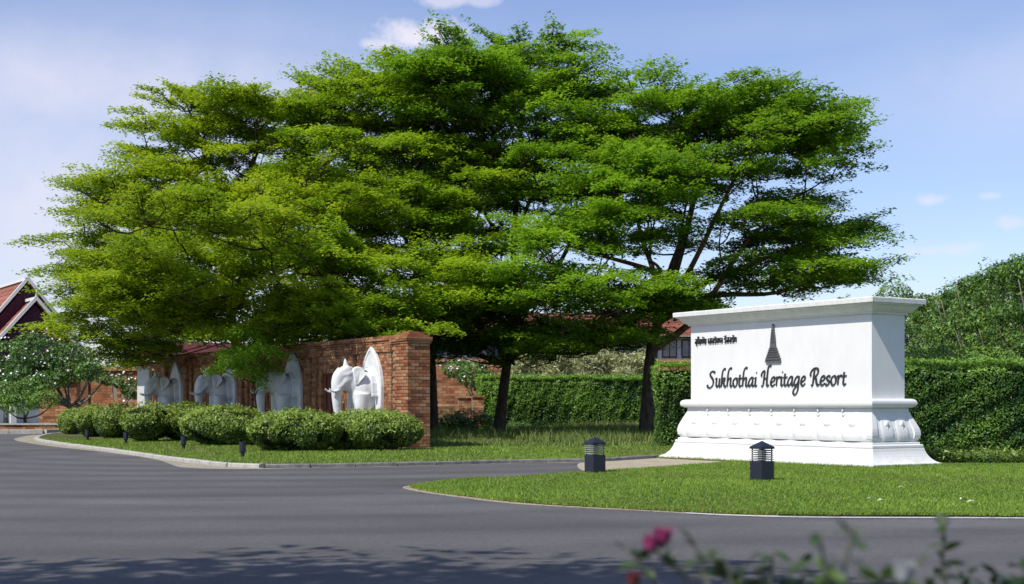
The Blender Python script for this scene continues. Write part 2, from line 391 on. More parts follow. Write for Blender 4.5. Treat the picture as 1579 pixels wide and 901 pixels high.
def big_tree(name, base, lobes, label, mat, trunk_pts, trunk_r, seed, dens=.42, leaves=520, limbs=9, leaf=.145, tint0=.0, bark='bark', limb_bark='bark', padL=(1.15, 2.5), limb_targets=None):
    r = np.random.default_rng(seed); root = empty(name, base, 0, label, 'tree', 'large shade trees in a line behind the elephant wall')
    B = np.array(base)
    tp = [Vector(p)-Vector(base) for p in trunk_pts]
    tps = smooth(tp, 6); n = len(tps); mbt = MB()
    rr = [trunk_r*(1.45-.45*min(1, i/(n*.16)) if i < n*.16 else 1-.72*((i/n)-.16)/.84) for i in range(n)]
    mbt.tube(tps, rr, 12); mbt.build('trunk', M[bark], root, shade=True)
    top = len(tps)-1
    # main limbs
    pads = shelves(lobes, dens, r); limb_paths = []
    if limb_targets is None:
        idx = r.choice(len(pads), limbs*5, replace=False); tg = []
        for i in idx:
            if len(tg) >= limbs: break
            p = pads[i][0]
            if all(np.linalg.norm(p-q) > 3.0 for q in tg): tg.append(p)
    else: tg = [np.array(t) for t in limb_targets]
    for q in tg:
        q = np.array(q)-B; st = None; j = int(n*(.38+.5*r.random()))
        # attach lower than the target
        while j > int(n*.3) and tps[j].z > q[2]-.25*math.hypot(q[0]-tps[j].x, q[1]-tps[j].y): j -= 1
        a = tps[j]; e = Vector(q); d = e-a
        m1 = a+Vector((d.x*.30, d.y*.30, d.z*.20+.3)); m2 = a+Vector((d.x*.66, d.y*.66, d.z*.62+.2))
        w = Vector(r.normal(0, .18, 3))
        path = smooth([a, m1+w, m2-w, e], 5); m = len(path); r0 = min(rr[j]*.72, trunk_r*.55)
        mb = MB(); mb.tube(path, [r0*(1-.85*i/(m-1))+.015 for i in range(m)], 7); mb.build('limb', M[limb_bark], root, shade=True)
        limb_paths.append((path, r0))
    allp = [(p, .05) for path, _ in limb_paths for p in path[3:]]+[(p, .08) for p in tps[int(n*.45):]]
    AP = np.array([tuple(p) for p, _ in allp])
    # pads + branchlets
    tw = MB(); Ps = []; T = []; O = []
    ctr = np.mean([np.array(l[0]) for l in lobes], 0)
    pads.sort(key=lambda q: math.hypot(q[0][0]-base[0], q[0][1]-base[1])+.35*abs(q[0][2]-base[2]-5))
    for i, (p, d) in enumerate(pads):
        ax = np.array([p[0]-base[0], p[1]-base[1], 0.0]); ax += r.normal(0, 1.2, 3)*[1, 1, 0]; ax /= np.linalg.norm(ax)+1e-9
        upness = max(0, d[2])
        ax[2] = -.05+.42*r.random()+.9*upness**3; ax /= np.linalg.norm(ax)
        L = padL[0]+(padL[1]-padL[0])*r.random(); Wd = L*(.85+.35*r.random())
        if upness > .75: L *= .85; Wd *= .55
        q = p-B
        pc = pad_cloud(q, ax, L, Wd, int(leaves*(L/2.0)**2), .068, int(r.integers(1e9)))
        Ps.append(pc); tn = np.clip(r.normal(.5, .2)+tint0, 0, 1); T.append(np.full(len(pc), tn)+r.normal(0, .16, len(pc)))
        st = q-ax*L*.42
        dd = np.linalg.norm(AP-st, axis=1)+np.maximum(0, AP[:, 2]-st[2])*3; k = int(np.argmin(dd)); a = Vector(AP[k]); e = Vector(st); mid = a.lerp(e, .5)+Vector((0, 0, -.06*(e-a).length))
        tip = e+Vector(ax)*L*.6; sp_ = (e-a).length; mid += Vector(r.normal(0, .06*sp_, 3)); q1 = a.lerp(mid, .5)+Vector(r.normal(0, .04*sp_, 3))
        tw.tube([a, q1, mid, e, tip], [.02+.012*min(3, sp_), .032, .028, .02, .006], 4, False)
        AP = np.concatenate([AP, np.array([tuple(q1), tuple(mid), tuple(e), tuple(e.lerp(tip, .5))])])
        sd_ = np.cross(ax, (0, 0, 1)); sd_ /= np.linalg.norm(sd_)
        for sgn in (-1, 1):
            tw.tube([e, e+Vector(ax*L*.34+sd_*sgn*Wd*.30)], [.014, .004], 3, False)
    tw.build('branches', M['twig'], root, kind='stuff')
    P = np.concatenate(Ps); T = np.concatenate(T)
    leaf_obj('crown', P, leaf, M[mat], root, T, up=.66, shape=.62, r=r)['kind'] = 'stuff'
    return root
def blob_surface(c, rad, n, r, power=1.0, zmin=-1):
    d = r.normal(size=(int(n*1.3)+8, 3)); d /= np.linalg.norm(d, axis=1)[:, None]; d = d[d[:, 2] > zmin][:n]
    if power != 1: # squarer outline
        dd = np.sign(d)*np.abs(d)**power; dd /= np.max(np.abs(dd), axis=1)[:, None]**.55*np.linalg.norm(dd, axis=1)[:, None]**.45
        return np.array(c)+dd*np.array(rad), d
    return np.array(c)+d*np.array(rad), d
def lump(P, amp, freq, seed):
    r = np.random.default_rng(seed); o = np.zeros(len(P))
    for k in range(5):
        w = r.normal(size=3); w /= np.linalg.norm(w); o += np.sin(P@w*freq*(1+.7*k)+r.random()*6.28)/(1+.5*k)
    return amp*o/2.2
# ------------------------------------------------------------------ ground, roads, kerbs
def sheet(name, pts, z, mat, kind='structure', base=None):
    bm = bmesh.new(); vs = [bm.verts.new((p[0], p[1], z)) for p in pts]; f = bm.faces.new(vs)
    bmesh.ops.triangulate(bm, faces=[f])
    for f in bm.faces:
        if f.normal.z < 0: f.normal_flip()
    if base is not None:
        n = len(pts); lo = [bm.verts.new((p[0], p[1], base)) for p in pts]
        for i in range(n): bm.faces.new((vs[i], vs[(i+1) % n], lo[(i+1) % n], lo[i]))
    me = bpy.data.meshes.new(name); bm.to_mesh(me); bm.free()
    return tagk(link(name, me, None, mat), kind=kind)
mb = MB(); mb.add([(-900, -300, -.03), (900, -300, -.03), (900, 1500, -.03), (-900, 1500, -.03)], [(0, 1, 2, 3)])
mb.build('ground', M['earth'], kind='structure')
road_pts = [(-60, -6), (40, -6), (40, 40), (16, 42), (12, 60), (-8, 60), (-12, 78), (-26, 108), (-60, 108)]
sheet('road', road_pts, 0, M['asphalt'])
LZ = .07
# kerb line of the planted strip in front of and beside the elephant wall
kerb1 = smooth([gnd(120, 668.5), gnd(82, 671), gnd(60, 678), gnd(90, 685), gnd(160, 694), gnd(250, 707), gnd(330, 717), gnd(380, 721), gnd(450, 721.5), gnd(600, 719), gnd(800, 714), gnd(905, 712.5), gnd(1025, 705), Vector((7, 41, 0)), Vector((12, 43.5, 0)), Vector((30, 45, 0))], 8)
lawn_back = [Vector((p.x, p.y)) for p in kerb1]+[Vector(p) for p in ((60, 45), (60, 160), (-12, 160), (-13, 95), (-15.5, 80))]
sheet('planted_strip_lawn', lawn_back, LZ, M['brown_lawn'], base=-.02)
isl_edge = smooth([gnd(1579+300, 800), gnd(1579, 796.5), gnd(1400, 795.5), gnd(1200, 794.5), gnd(1100, 792), gnd(1000, 786.5), gnd(900, 781.5), gnd(800, 775), gnd(700, 763), gnd(655, 756), gnd(643, 751.5), gnd(665, 748), gnd(720, 741), gnd(800, 735.5), gnd(900, 729), gnd(960, 725), gnd(1015, 721.5), Vector((5, 32.5, 0)), Vector((8, 37.3, 0)), Vector((12, 39.8, 0)), Vector((26, 40, 0))], 8)
island = [Vector((p.x, p.y)) for p in isl_edge]
island += [Vector((26, 24))]
sheet('sign_island_lawn', island, .018, M['lawn'], base=-.02)
# pale gutter strip along the kerb and sandy patch at the mouth of the side road
def offset(path, d):
    out = []
    for i, p in enumerate(path):
        t = (path[min(i+1, len(path)-1)]-path[max(i-1, 0)]); t.z = 0; t.normalize(); out.append(p+Vector((-t.y, t.x, 0))*d)
    return out
def strip(name, a, b, z, mat, kind='structure'):
    V = [(p.x, p.y, z) for p in a]+[(p.x, p.y, z) for p in b]; n = len(a)
    m_ = MB(); m_.add(V, [(i, i+1, n+i+1, n+i) for i in range(n-1)]); return m_.build(name, mat, kind=kind)
k1 = kerb1[8:64]
wob = [.50+.22*math.sin(i*.17)+.10*math.sin(i*.31+1) for i in range(len(k1))]
strip('concrete_gutter', k1, [q if w is None else p.lerp(q, w) for p, q, w in zip(k1, offset(k1, -1.3), wob)], .004, M['gutter'])
k2 = kerb1[60:100]
strip('dusty_road_edge', k2, offset(k2, -.28), .004, M['gutter'])
sandp = [gnd(1030, 705.5), gnd(960, 711), gnd(905, 713), gnd(890, 718), gnd(905, 728), gnd(955, 725.5), gnd(1015, 722), Vector((5, 32.5, 0)), Vector((8, 37.3, 0)), Vector((6.5, 40.4, 0))]
sheet('sandy_track', smooth(sandp, 5, True), .006, M['sand'])
e2 = isl_edge[24:90]
strip('dusty_lawn_edge', e2, offset(e2, .22), .003, M['sand'])
# painted white line
ln = [gnd(1060, 791.5), gnd(1130, 795), gnd(1220, 797.5), gnd(1320, 798.5), gnd(1450, 799), gnd(1579, 799.5), gnd(1900, 802)]
ln = smooth(ln, 8)
strip('white_edge_line', ln, offset(ln, -.10), .008, M['paint'])
# kerb stones
def kerbline(path, n0, label, mat, h=.085, w=.16, step=.95, out=-1):
    root = empty(n0, path[0], 0, None, None, None, 'structure'); P = resample(path, step); B = path[0]
    for i in range(len(P)-1):
        a, b = P[i]-B, P[i+1]-B; d = (b-a); L = d.length; d.normalize(); nn = Vector((-d.y, d.x, 0))*w*out
        j = random.uniform(-.006, .006); g = .012; a2 = a+d*g; b2 = b-d*g; c = .02
        prof = [(0, -.02), (0, h-c), (c/w, h+j), (1, h+j), (1, -.02)]
        rings = [[q+nn*(1-u)+Vector((0, 0, z)) for u, z in prof] for q in (a2, b2)]
        m_ = MB(); m_.loft(rings); m_.build('kerb_stone', mat, root, kind=None)
    return root
split = 60
kerbline(kerb1[4:split+1], 'pale_kerb', None, M['concrete'])
kerbline(kerb1[split:104], 'grey_kerb', None, M['grey_kerb'])

# ------------------------------------------------------------------ grass
def inside(P, poly):
    x, y = P[:, 0], P[:, 1]; c = np.zeros(len(P), bool); n = len(poly)
    for i in range(n):
        x0, y0 = poly[i][0], poly[i][1]; x1, y1 = poly[i-1][0], poly[i-1][1]
        m = ((y0 > y) != (y1 > y)); c ^= m & (x < (x1-x0)*(y-y0)/((y1-y0) or 1e-9)+x0)
    return c
def grass(name, poly, box, n, z, h, w, mat, clump=1.0, tintb=0.0, far=False, hole=None, tall=0, extra=None):
    x0, x1, y0, y1 = box
    P = np.stack([rng.uniform(x0, x1, n), y0*(y1/y0)**rng.random(n) if far else rng.uniform(y0, y1, n)], 1)
    P = P[inside(P, poly)]
    if extra is not None: P = np.concatenate([P, extra[:, :2]])
    m = len(P); P3 = np.concatenate([P, np.full((m, 1), z)], 1)
    patch = lump(P3, 1, .9, 3)*.5+lump(P3, 1, 3.1, 4)*.35
    hh = h*(.55+.7*rng.random(m))*(1+.35*clump*patch)*(1+(tall*(lump(P3, 1, .5, 9) > .35)*rng.random(m) if tall else 0))
    if extra is not None: hh[-len(extra):] = extra[:, 2]*(.5+rng.random(len(extra)))
    a = rng.random(m)*2*math.pi; ca, sa = np.cos(a), np.sin(a)
    sc = (P[:, 1]/y0)**.5 if far else 1
    ww = w*sc
    V = np.zeros((m, 3, 3)); V[:, 0] = P3; V[:, 1] = P3; V[:, 2] = P3
    V[:, 0, 0] -= ca*ww; V[:, 0, 1] -= sa*ww; V[:, 1, 0] += ca*ww; V[:, 1, 1] += sa*ww
    ln_ = rng.normal(0, .45, (m, 2)); V[:, 2, :2] += ln_*hh[:, None]; V[:, 2, 2] += hh
    worn = (lump(P3, 1, .8, 21)+lump(P3, .6, 2.6, 22) > .62); hh = np.where(worn, hh*.6, hh)
    T = .50-.30*worn*rng.random(m)+.26*patch+rng.normal(0, .19, m)+tintb
    return tagk(link(name, arr_mesh(name, V.reshape(-1, 3), np.arange(3*m).reshape(m, 3), np.clip(T, 0, 1)), None, mat), kind='stuff')
isl_poly = [(p.x, p.y) for p in island]
def fringe(path, n, spread, h):
    P = resample(path, .05); ii = rng.integers(0, len(P)-1, n); out = []
    A = np.array([(p.x, p.y) for p in P]); T_ = A[ii+1]-A[ii]; T_ /= np.linalg.norm(T_, axis=1)[:, None]+1e-9
    nrm = np.stack([-T_[:, 1], T_[:, 0]], 1); w = lump(np.concatenate([A[ii], np.zeros((n, 1))], 1), 1, 3.0, 44)
    q = A[ii]+nrm*((rng.random(n)-.35)*spread*(1+.8*w))[:, None]+rng.normal(0, .02, (n, 2)); return np.concatenate([q, np.full((n, 1), h)], 1)
BC = Vector((7.514, 29.8, 0)); SA = R(33.1); us = Vector((-math.sin(SA), math.cos(SA), 0)); ns = Vector((-math.cos(SA), -math.sin(SA), 0))
vs_ = Vector((-ns.x, -ns.y, 0)); f0 = BC+us*6.4+ns*.50; f1 = BC-us*.52+ns*.52; f2 = BC-us*.52-ns*1.6
tuft = np.concatenate([fringe([f0, f1], 5000, .16, .045), fringe([f1, f2], 2500, .16, .06), fringe([f0+ns*.05, f1+ns*.05], 500, .12, .08)])
grass('short_grass', isl_poly, (-2.5, 14, 16, 36), 330000, .014, .036, .0085, M['grass'], extra=np.concatenate([fringe(isl_edge[4:100], 14000, -.14, .035), fringe(isl_edge[4:100], 14000, .10, .03), tuft]))
strip_poly = [(p.x, p.y) for p in lawn_back]
grass('verge_grass', strip_poly, (-20, 8, 30, 52), 170000, LZ-.005, .06, .012, M['grass'], tintb=-.05, far=True)
grass('rough_grass', strip_poly, (-3, 14, 42, 84), 110000, LZ-.005, .14, .022, M['grass_rough'], far=True, tall=2.2, tintb=-.05)

# ------------------------------------------------------------------ monument sign
SA = R(33.1)
us = Vector((-math.sin(SA), math.cos(SA), 0))        # along the front, towards its far left end
ns = Vector((-math.cos(SA), -math.sin(SA), 0))       # out of the front face
BC = Vector((7.514, 29.8, 0))                        # near corner of the body
SW, ST = 5.8, 1.0
sign = empty('monument_sign', BC+us*SW, math.atan2(-us.y, -us.x), 'large white plaster monument sign with dark lettering, tower emblem and flared base on the lawn', 'sign')
# local: x along the front left to right, y into the sign, z up
def ring(o, z): return [(-o, -o, z), (SW+o, -o, z), (SW+o, ST+o, z), (-o, ST+o, z)]
def profile(name, prof, mat=M['white'], bev=.006):
    m_ = MB(); m_.loft([ring(o, z) for o, z in prof]); return m_.build(name, mat, sign, bevel=bev)
profile('footing', [(.44, -.05), (.44, .03)])
profile('plinth', [(.49, .03), (.545, .035), (.545, .075), (.52, .085), (.455, .11), (.40, .16), (.36, .21), (.325, .27), (.30, .33), (.29, .375), (.285, .395)])
profile('lower_moulding', [(.20, .395), (.26, .398), (.275, .41), (.275, .455), (.26, .468), (.225, .472), (.225, .51), (.21, .52)])
# lotus band: bulging section with flared corners
lot = [(.10, .52), (.17, .525), (.195, .56), (.205, .62), (.20, .70), (.175, .80), (.135, .90), (.10, 1.0), (.075, 1.10), (.06, 1.17), (.055, 1.235), (.03, 1.24)]
profile('lotus_band', lot, bev=0)
profile('middle_moulding', [(.0, 1.24), (.10, 1.245), (.145, 1.262), (.175, 1.29), (.185, 1.325), (.185, 1.36), (.175, 1.39), (.145, 1.42), (.10, 1.435), (.0, 1.437)], bev=0)
profile('wall_body', [(0, 1.437), (0, 3.215)], bev=.004)
profile('cornice', [(.0, 3.215), (.05, 3.217), (.05, 3.25), (.085, 3.262), (.12, 3.285), (.16, 3.32), (.19, 3.365), (.215, 3.40), (.265, 3.405), (.265, 3.43), (.31, 3.435), (.315, 3.53), (.30, 3.545), (0, 3.56)], bev=.004)
def lot_o(z):
    for (o0, z0), (o1, z1) in zip(lot, lot[1:]):
        if z0 <= z <= z1: return o0+(o1-o0)*(z-z0)/(z1-z0)
    return .05
# relief petals: a band of pointed lotus petals, each with a drop boss, and tiny tips between
def petal(x, wd, flip, name='lotus_petal', side=False, big=1.0):
    m_ = MB(); rows = 9; cols = 8; V = []; Fc = []
    for i in range(rows+1):
        v = i/rows; z = .545+.62*v*big
        hw = wd*.5*(1-v**2.6)**.55*(.80+.2*math.sin(min(1, v*2.2)*math.pi/2))+.002
        for j in range(cols+1):
            s = -1+2*j/cols; bulge = (.020 if side else .060)*(1-s*s)**.6*(1-v**3)+.004
            if abs(s) == 1: bulge = -.01
            a = x+s*hw; o = lot_o(min(z, 1.235))+bulge
            V.append((a, -o, z) if not side else (SW+o, a, z))
    for i in range(rows):
        for j in range(cols):
            q = i*(cols+1)+j; Fc.append((q, q+1, q+cols+2, q+cols+1))
    m_.add(V, Fc); p = m_.build(name, M['white'], sign, shade=True)
    b = MB(); zc = .90; oc = lot_o(zc)+.03
    c = (x, -oc, zc) if not side else (SW+oc, x, zc)
    b.ell(c, (.12, .075, .10) if not side else (.035, .06, .075), nu=10, nv=6)
    c2 = (x, -oc-.012, zc-.085) if not side else (SW+oc+.012, x, zc-.085)
    b.ell(c2, (.05, .06, .075) if not side else (.025, .025, .04), nu=8, nv=5)
    b.build('drop_boss', M['white'], p, shade=True)
    return p
npet = 8; pw = SW/npet
for i in range(npet): petal(pw*(i+.5), pw*.97, 1)
for i in range(npet-1):
    b = MB(); x = pw*(i+1); b.ell((x, -lot_o(1.08)-.005, 1.10), (.045, .03, .05), nu=8, nv=6); b.tube([(x, -lot_o(1.1)-.03, 1.15), (x, -lot_o(1.2)-.045, 1.235)], [.03, .006], 6); b.build('petal_tip', M['white'], sign, shade=True)
for i in range(2): petal(ST*(.27+.46*i), ST*.46, 1, side=True)
# flared corner scrolls
for cx_, cy_, sx in ((SW, 0, 1), (0, 0, -1), (SW, ST, 1), (0, ST, -1)):
    sy = -1 if cy_ == 0 else 1; m_ = MB(); rings = []
    for v in [i/10 for i in range(11)]:
        z = .53+.69*v; o = lot_o(z); bul = .045*math.sin(math.pi*min(1, v*1.15))**.7 if v < .87 else .0
        wd = .16*(1-v**2)**.5+.02
        e = o+bul
        rings.append([(cx_+sx*e, cy_+sy*e, z), (cx_+sx*(e-.01), cy_+sy*(e-wd), z), (cx_+sx*(o-.06), cy_+sy*(o-wd), z), (cx_+sx*(o-.06), cy_+sy*(o-.06), z), (cx_+sx*(o-wd), cy_+sy*(o-.06), z), (cx_+sx*(e-wd), cy_+sy*(e-.01), z)])
    m_.loft(rings); m_.build('corner_scroll', M['white'], sign, shade=False)
# tower emblem, stepped outline
em = empty('tower_emblem', (SW-2.92, -.004, 2.262)); em.parent = sign
prof = [(.245, 0), (.245, .04), (.225, .045), (.225, .075), (.235, .08), (.235, .10), (.20, .105), (.205, .155), (.175, .16), (.18, .205), (.15, .21), (.155, .255), (.128, .26), (.132, .30), (.108, .305), (.112, .335), (.09, .34), (.078, .42), (.07, .50), (.062, .56), (.056, .61), (.046, .66), (.036, .72), (.028, .78), (.032, .80), (.024, .83), (.018, .86), (.006, .875)]
outl = [(a, b) for a, b in prof]+[(-a, b) for a, b in prof[::-1]]
MB().prism(outl, lambda a, b, d: (a, d, b), 0, -.045).build('tower_plate', M['emblem'], em)
def relief(w_, z0, z1, y0):
    q = MB(); q.box((-w_, y0, z0), (w_, -.044, z1)); q.build('relief_course', M['sign_metal'], em)
for a, z, w_ in [(0, .045, .22), (0, .11, .19), (0, .165, .16), (0, .215, .14), (0, .265, .118), (0, .31, .09)]:
    relief(w_, z+.008, z+.022, -.056)
for z in (.46, .52, .57, .62, .67, .72): relief(.065*(1-(z-.4)*1.3), z, z+.012, -.054)

# --- hand-drawn calligraphic lettering: strokes in units of x-height, pen with a slanted nib
def pen(strokes, ox, oz, sc, xs, d=.024, shear=.10, nib=(.043, .017), nang=R(38)):
    m_ = MB(); ca, sa = math.cos(nang), math.sin(nang)
    for si, st in enumerate(strokes):
        pts = smooth([(a, b, 0) for a, b in st], 6) if len(st) > 2 else [Vector((*st[0], 0)), Vector((*st[-1], 0))]
        P = [Vector((ox+(p.x*xs+p.y*shear)*sc, 0, oz+p.y*sc)) for p in pts]; n = len(P); up, dn = [], []
        for i, p in enumerate(P):
            t = P[min(i+1, n-1)]-P[max(i-1, 0)]
            if t.length < 1e-6: t = Vector((1, 0, 0))
            t.normalize(); nn = Vector((-t.z, 0, t.x))
            w = max(nib[1], abs(nib[0]*(nn.x*ca+nn.z*sa)))
            if i in (0, n-1): w *= .8
            up.append(p+nn*w*.62); dn.append(p-nn*w*.62)
        y0, y1 = -.003, -d-.0016*si
        V = [(q.x, y0, q.z) for q in up]+[(q.x, y0, q.z) for q in dn]+[(q.x, y1, q.z) for q in up]+[(q.x, y1, q.z) for q in dn]
        Fc = []
        for i in range(n-1):
            Fc += [(2*n+i, 2*n+i+1, 3*n+i+1, 3*n+i), (i, i+1, 2*n+i+1, 2*n+i), (n+i, 3*n+i, 3*n+i+1, n+i+1)]
        Fc += [(0, 2*n, 3*n, n), (n-1, 2*n-1, 4*n-1, 3*n-1)]
        m_.add(V, Fc)
    return m_
G = {   # letter: (advance, strokes)
 'S': (1.12, [[(.98, 1.62), (.85, 1.78), (.58, 1.80), (.38, 1.60), (.42, 1.30), (.70, .98), (.86, .62), (.80, .22), (.52, -.06), (.20, -.04), (.05, .16), (.14, .26)]]),
 'u': (.74, [[(.0, .84), (.10, .98), (.17, .86), (.15, .30), (.25, .02), (.42, .12), (.56, .45)], [(.57, .98), (.56, .25), (.64, .0), (.76, .14)]]),
 'k': (.78, [[(.52, 1.98), (.40, 2.08), (.22, 1.88), (.14, 1.3), (.12, .0)], [(.14, .62), (.32, .95), (.48, .98), (.52, .78), (.38, .58), (.20, .52)], [(.24, .54), (.42, .42), (.52, .10), (.66, .0), (.76, .14)]]),
 'h': (.80, [[(.56, 2.02), (.44, 2.14), (.24, 1.92), (.15, 1.3), (.13, .0)], [(.14, .55), (.30, .90), (.48, .98), (.56, .80), (.55, .25), (.63, .0), (.78, .14)]]),
 'o': (.72, [[(.40, .98), (.16, .80), (.10, .42), (.22, .06), (.42, .0), (.60, .24), (.62, .62), (.50, .92), (.36, .97)]]),
 't': (.52, [[(.22, 1.34), (.20, .7), (.20, .20), (.32, .0), (.50, .14)], [(-.02, .90), (.50, .96)]]),
 'a': (.78, [[(.60, .90), (.40, 1.0), (.18, .72), (.08, .30), (.20, .0), (.38, .14), (.56, .5)], [(.62, 1.0), (.58, .3), (.66, .0), (.80, .14)]]),
 'i': (.36, [[(.04, .82), (.14, .95), (.18, .8), (.17, .20), (.25, .0), (.38, .14)], [(.20, 1.46), (.27, 1.56)]]),
 'H': (1.18, [[(.04, 1.05), (.06, 1.42), (.26, 1.68), (.42, 1.66)], [(.42, 1.66), (.38, .8), (.30, .06), (.10, .0)], [(1.16, 2.18), (1.0, 2.28), (.84, 2.06), (.78, 1.3), (.78, .25), (.88, .0), (1.04, .14)], [(.36, .84), (.82, .90)]]),
 'e': (.64, [[(.14, .44), (.46, .58), (.52, .84), (.36, 1.0), (.16, .78), (.09, .34), (.22, .02), (.42, .04), (.58, .24)]]),
 'r': (.56, [[(.02, .80), (.14, .96), (.17, .70), (.15, .0)], [(.16, .60), (.30, .92), (.46, 1.0), (.54, .86)]]),
 'g': (.80, [[(.60, .90), (.40, 1.0), (.18, .72), (.08, .30), (.20, .02), (.38, .14), (.56, .5)], [(.63, 1.0), (.60, .2), (.56, -.5), (.38, -.92), (.16, -.98), (.04, -.72), (.12, -.36), (.42, -.02), (.60, .12)]]),
 'R': (1.12, [[(.02, .95), (.04, 1.40), (.26, 1.74), (.56, 1.84), (.82, 1.70), (.86, 1.36), (.70, 1.06), (.44, .94)], [(.44, 1.76), (.40, .9), (.34, .04), (.16, .0)], [(.46, .94), (.66, .72), (.78, .24), (.92, .0), (1.08, .12)]]),
 's': (.56, [[(.48, .84), (.34, 1.0), (.14, .84), (.20, .60), (.42, .38), (.38, .08), (.18, .0), (.04, .14)]]),
 ' ': (.50, []),
}
text = 'Sukhothai Heritage Resort'; tot = sum(G[c][0] for c in text)
X0, X1 = SW-5.20, SW-.66; sc = .205; xs = (X1-X0-.05)/(tot*sc)
x = X0; lett = empty('lettering', (0, -.002, 0)); lett.parent = sign
for ch in text:
    if G[ch][1]: pen(G[ch][1], x, 1.735, sc, xs).build('letter', M['sign_metal'], lett)
    x += G[ch][0]*sc*xs
# Thai line, top left
cu = bpy.data.curves.new('thai_letters', 'FONT'); cu.body = "\u0e2a\u0e38\u0e42\u0e02\u0e17\u0e31\u0e22 \u0e40\u0e2e\u0e2d\u0e23\u0e34\u0e40\u0e17\u0e08 \u0e23\u0e35\u0e2a\u0e2d\u0e23\u0e4c\u0e17"
cu.size = .24; cu.extrude = .016; cu.offset = .0012
to = bpy.data.objects.new('thai_tmp', cu); COL.objects.link(to); bpy.context.view_layer.update()
tm = bpy.data.meshes.new_from_object(to.evaluated_get(bpy.context.evaluated_depsgraph_get())); bpy.data.objects.remove(to)
xsb = [v.co.x for v in tm.vertices]; w0, w1 = min(xsb), max(xsb); T0, T1 = SW-5.62, SW-4.15
for v in tm.vertices:
    v.co = Vector((T0+(v.co.x-w0)/(w1-w0)*(T1-T0), -.02-v.co.z, 2.775+v.co.y*.9))
tm.materials.clear(); thai = link('thai_lettering', tm, sign, M['sign_metal'])
thai['label'] = 'small dark Thai lettering at the top left of the face'

# ------------------------------------------------------------------ bollard lights
def make_bollard(loc, label):
    w = .145; r_ = empty('bollard_light', loc, math.atan2(-us.y, -us.x), label, 'bollard light', 'bollard lights on the lawn edge')
    m_ = MB(); m_.box((-w, -w, -.02), (w, w, .33)); m_.build('base_post', M['navy'], r_, bevel=.008)
    m_ = MB(); m_.box((-.055, -.055, .333), (.055, .055, .53)); m_.build('lamp_glass', M['lamp_glass'], r_, bevel=.02)
    for i in range(5):
        z = .352+i*.037; m_ = MB(); o, t = w-.002, .05
        rings = [[(-a, -a, z+dz), (a, -a, z+dz), (a, a, z+dz), (-a, a, z+dz)] for a, dz in ((o, 0), (o, .009), (o-t, .022), (o-t, .013))]
        V = [p for q in rings for p in q]; Fc = []
        for k in range(4):
            for j in range(4): Fc.append((k*4+j, k*4+(j+1) % 4, ((k+1) % 4)*4+(j+1) % 4, ((k+1) % 4)*4+j))
        m_.add(V, Fc); m_.build('louvre', M['louvre'], r_)
    for sx in (-1, 1):
        for sy in (-1, 1):
            m_ = MB(); m_.box((sx*(w-.03)-.009, sy*(w-.03)-.009, .331), (sx*(w-.03)+.009, sy*(w-.03)+.009, .545)); m_.build('corner_rod', M['navy'], r_)
    m_ = MB(); a = w+.006
    m_.loft([[(-a+i, -a+i, z), (a-i, -a+i, z), (a-i, a-i, z), (-a+i, a-i, z)] for i, z in ((.01, .536), (0, .54), (0, .572), (.012, .582), (a-.006, .672))]); m_.build('cap', M['navy'], r_, bevel=.004)
    return r_
bl = make_bollard(gnd(1175, 741, .02), 'dark bollard light with louvres on the lawn in front of the white sign')
b2 = copy_thing(bl, gnd(917.5, 728.5, .02), None, 'dark bollard light on the lawn edge beside the sandy track, left of the sign')
for c in b2.children:
    pass
# small round spotlights along the shrub strip
sp = None
for px, py, Yc, lb in [(374, 705.5, 0, 'black garden spotlight nearest the road junction, before the rightmost shrub'), (283, 693, 0, 'black garden spotlight at the gap before the third shrub from the right'),
                   (194, 684.5, 0, 'black garden spotlight between the two shrubs left of the long row'), (135, 679.5, 0, 'black garden spotlight farthest left, by the end shrubs')]:
    p = gnd(px, py, LZ)
    if sp is None:
        sp = empty('garden_spotlight', p, 0, lb, 'garden light', 'garden spotlights along the shrub strip')
        m_ = MB(); m_.tube([(0, 0, -.02), (0, 0, .13)], .05, 10); m_.build('ground_spike', M['navy'], sp, shade=False)
        m_ = MB(); m_.tube([(0, 0, .12), (0, 0, .14), (0, 0, .33), (0, 0, .36)], [.07, .078, .078, .07], 14); m_.build('lamp_housing', M['navy'], sp)
        m_ = MB(); m_.tube([(0, 0, .355), (.0, 0, .37)], [.086, .086], 14); m_.build('lamp_hood', M['navy'], sp)
    else: copy_thing(sp, p, None, lb)

# dry leaf litter and grit gathered along the road edges
def litter(name, path, n, spread, z, size, mat):
    P2 = fringe(path, n, spread, 0)[:, :2]; P = np.concatenate([P2, np.full((n, 1), z)], 1); P[:, 2] += rng.random(n)*.008
    V, Fc = leaf_tris(P, size, up=.9, shape=.6, jit=.7)
    V[:, 2] = np.maximum(V[:, 2], z-.002); o = link(name, arr_mesh(name, V, Fc, rng.random(n)), None, mat); o['kind'] = 'stuff'
M['litter'] = leaf_mat('dry_leaf_litter', (.06, .035, .02), (.34, .27, .14), .1, .8, .1)
litter('leaf_litter', kerb1[6:70], 900, -1.3, .012, .05, M['litter']); litter('leaf_litter', isl_edge[6:100], 700, .5, .012, .035, M['litter'])
# ------------------------------------------------------------------ elephant wall
uw = Vector((-.53, .848, 0)).normalized(); nw = Vector((-uw.y, uw.x, 0)) * 1.0
nw = Vector((-.848, -.53, 0)).normalized()
A1 = Vector((-4.11, 42.5, 0))
wall = empty('elephant_wall', A1, math.atan2(uw.y, uw.x), 'long orange brick wall with pilasters, cornice and framed niches behind the white elephants', 'wall')
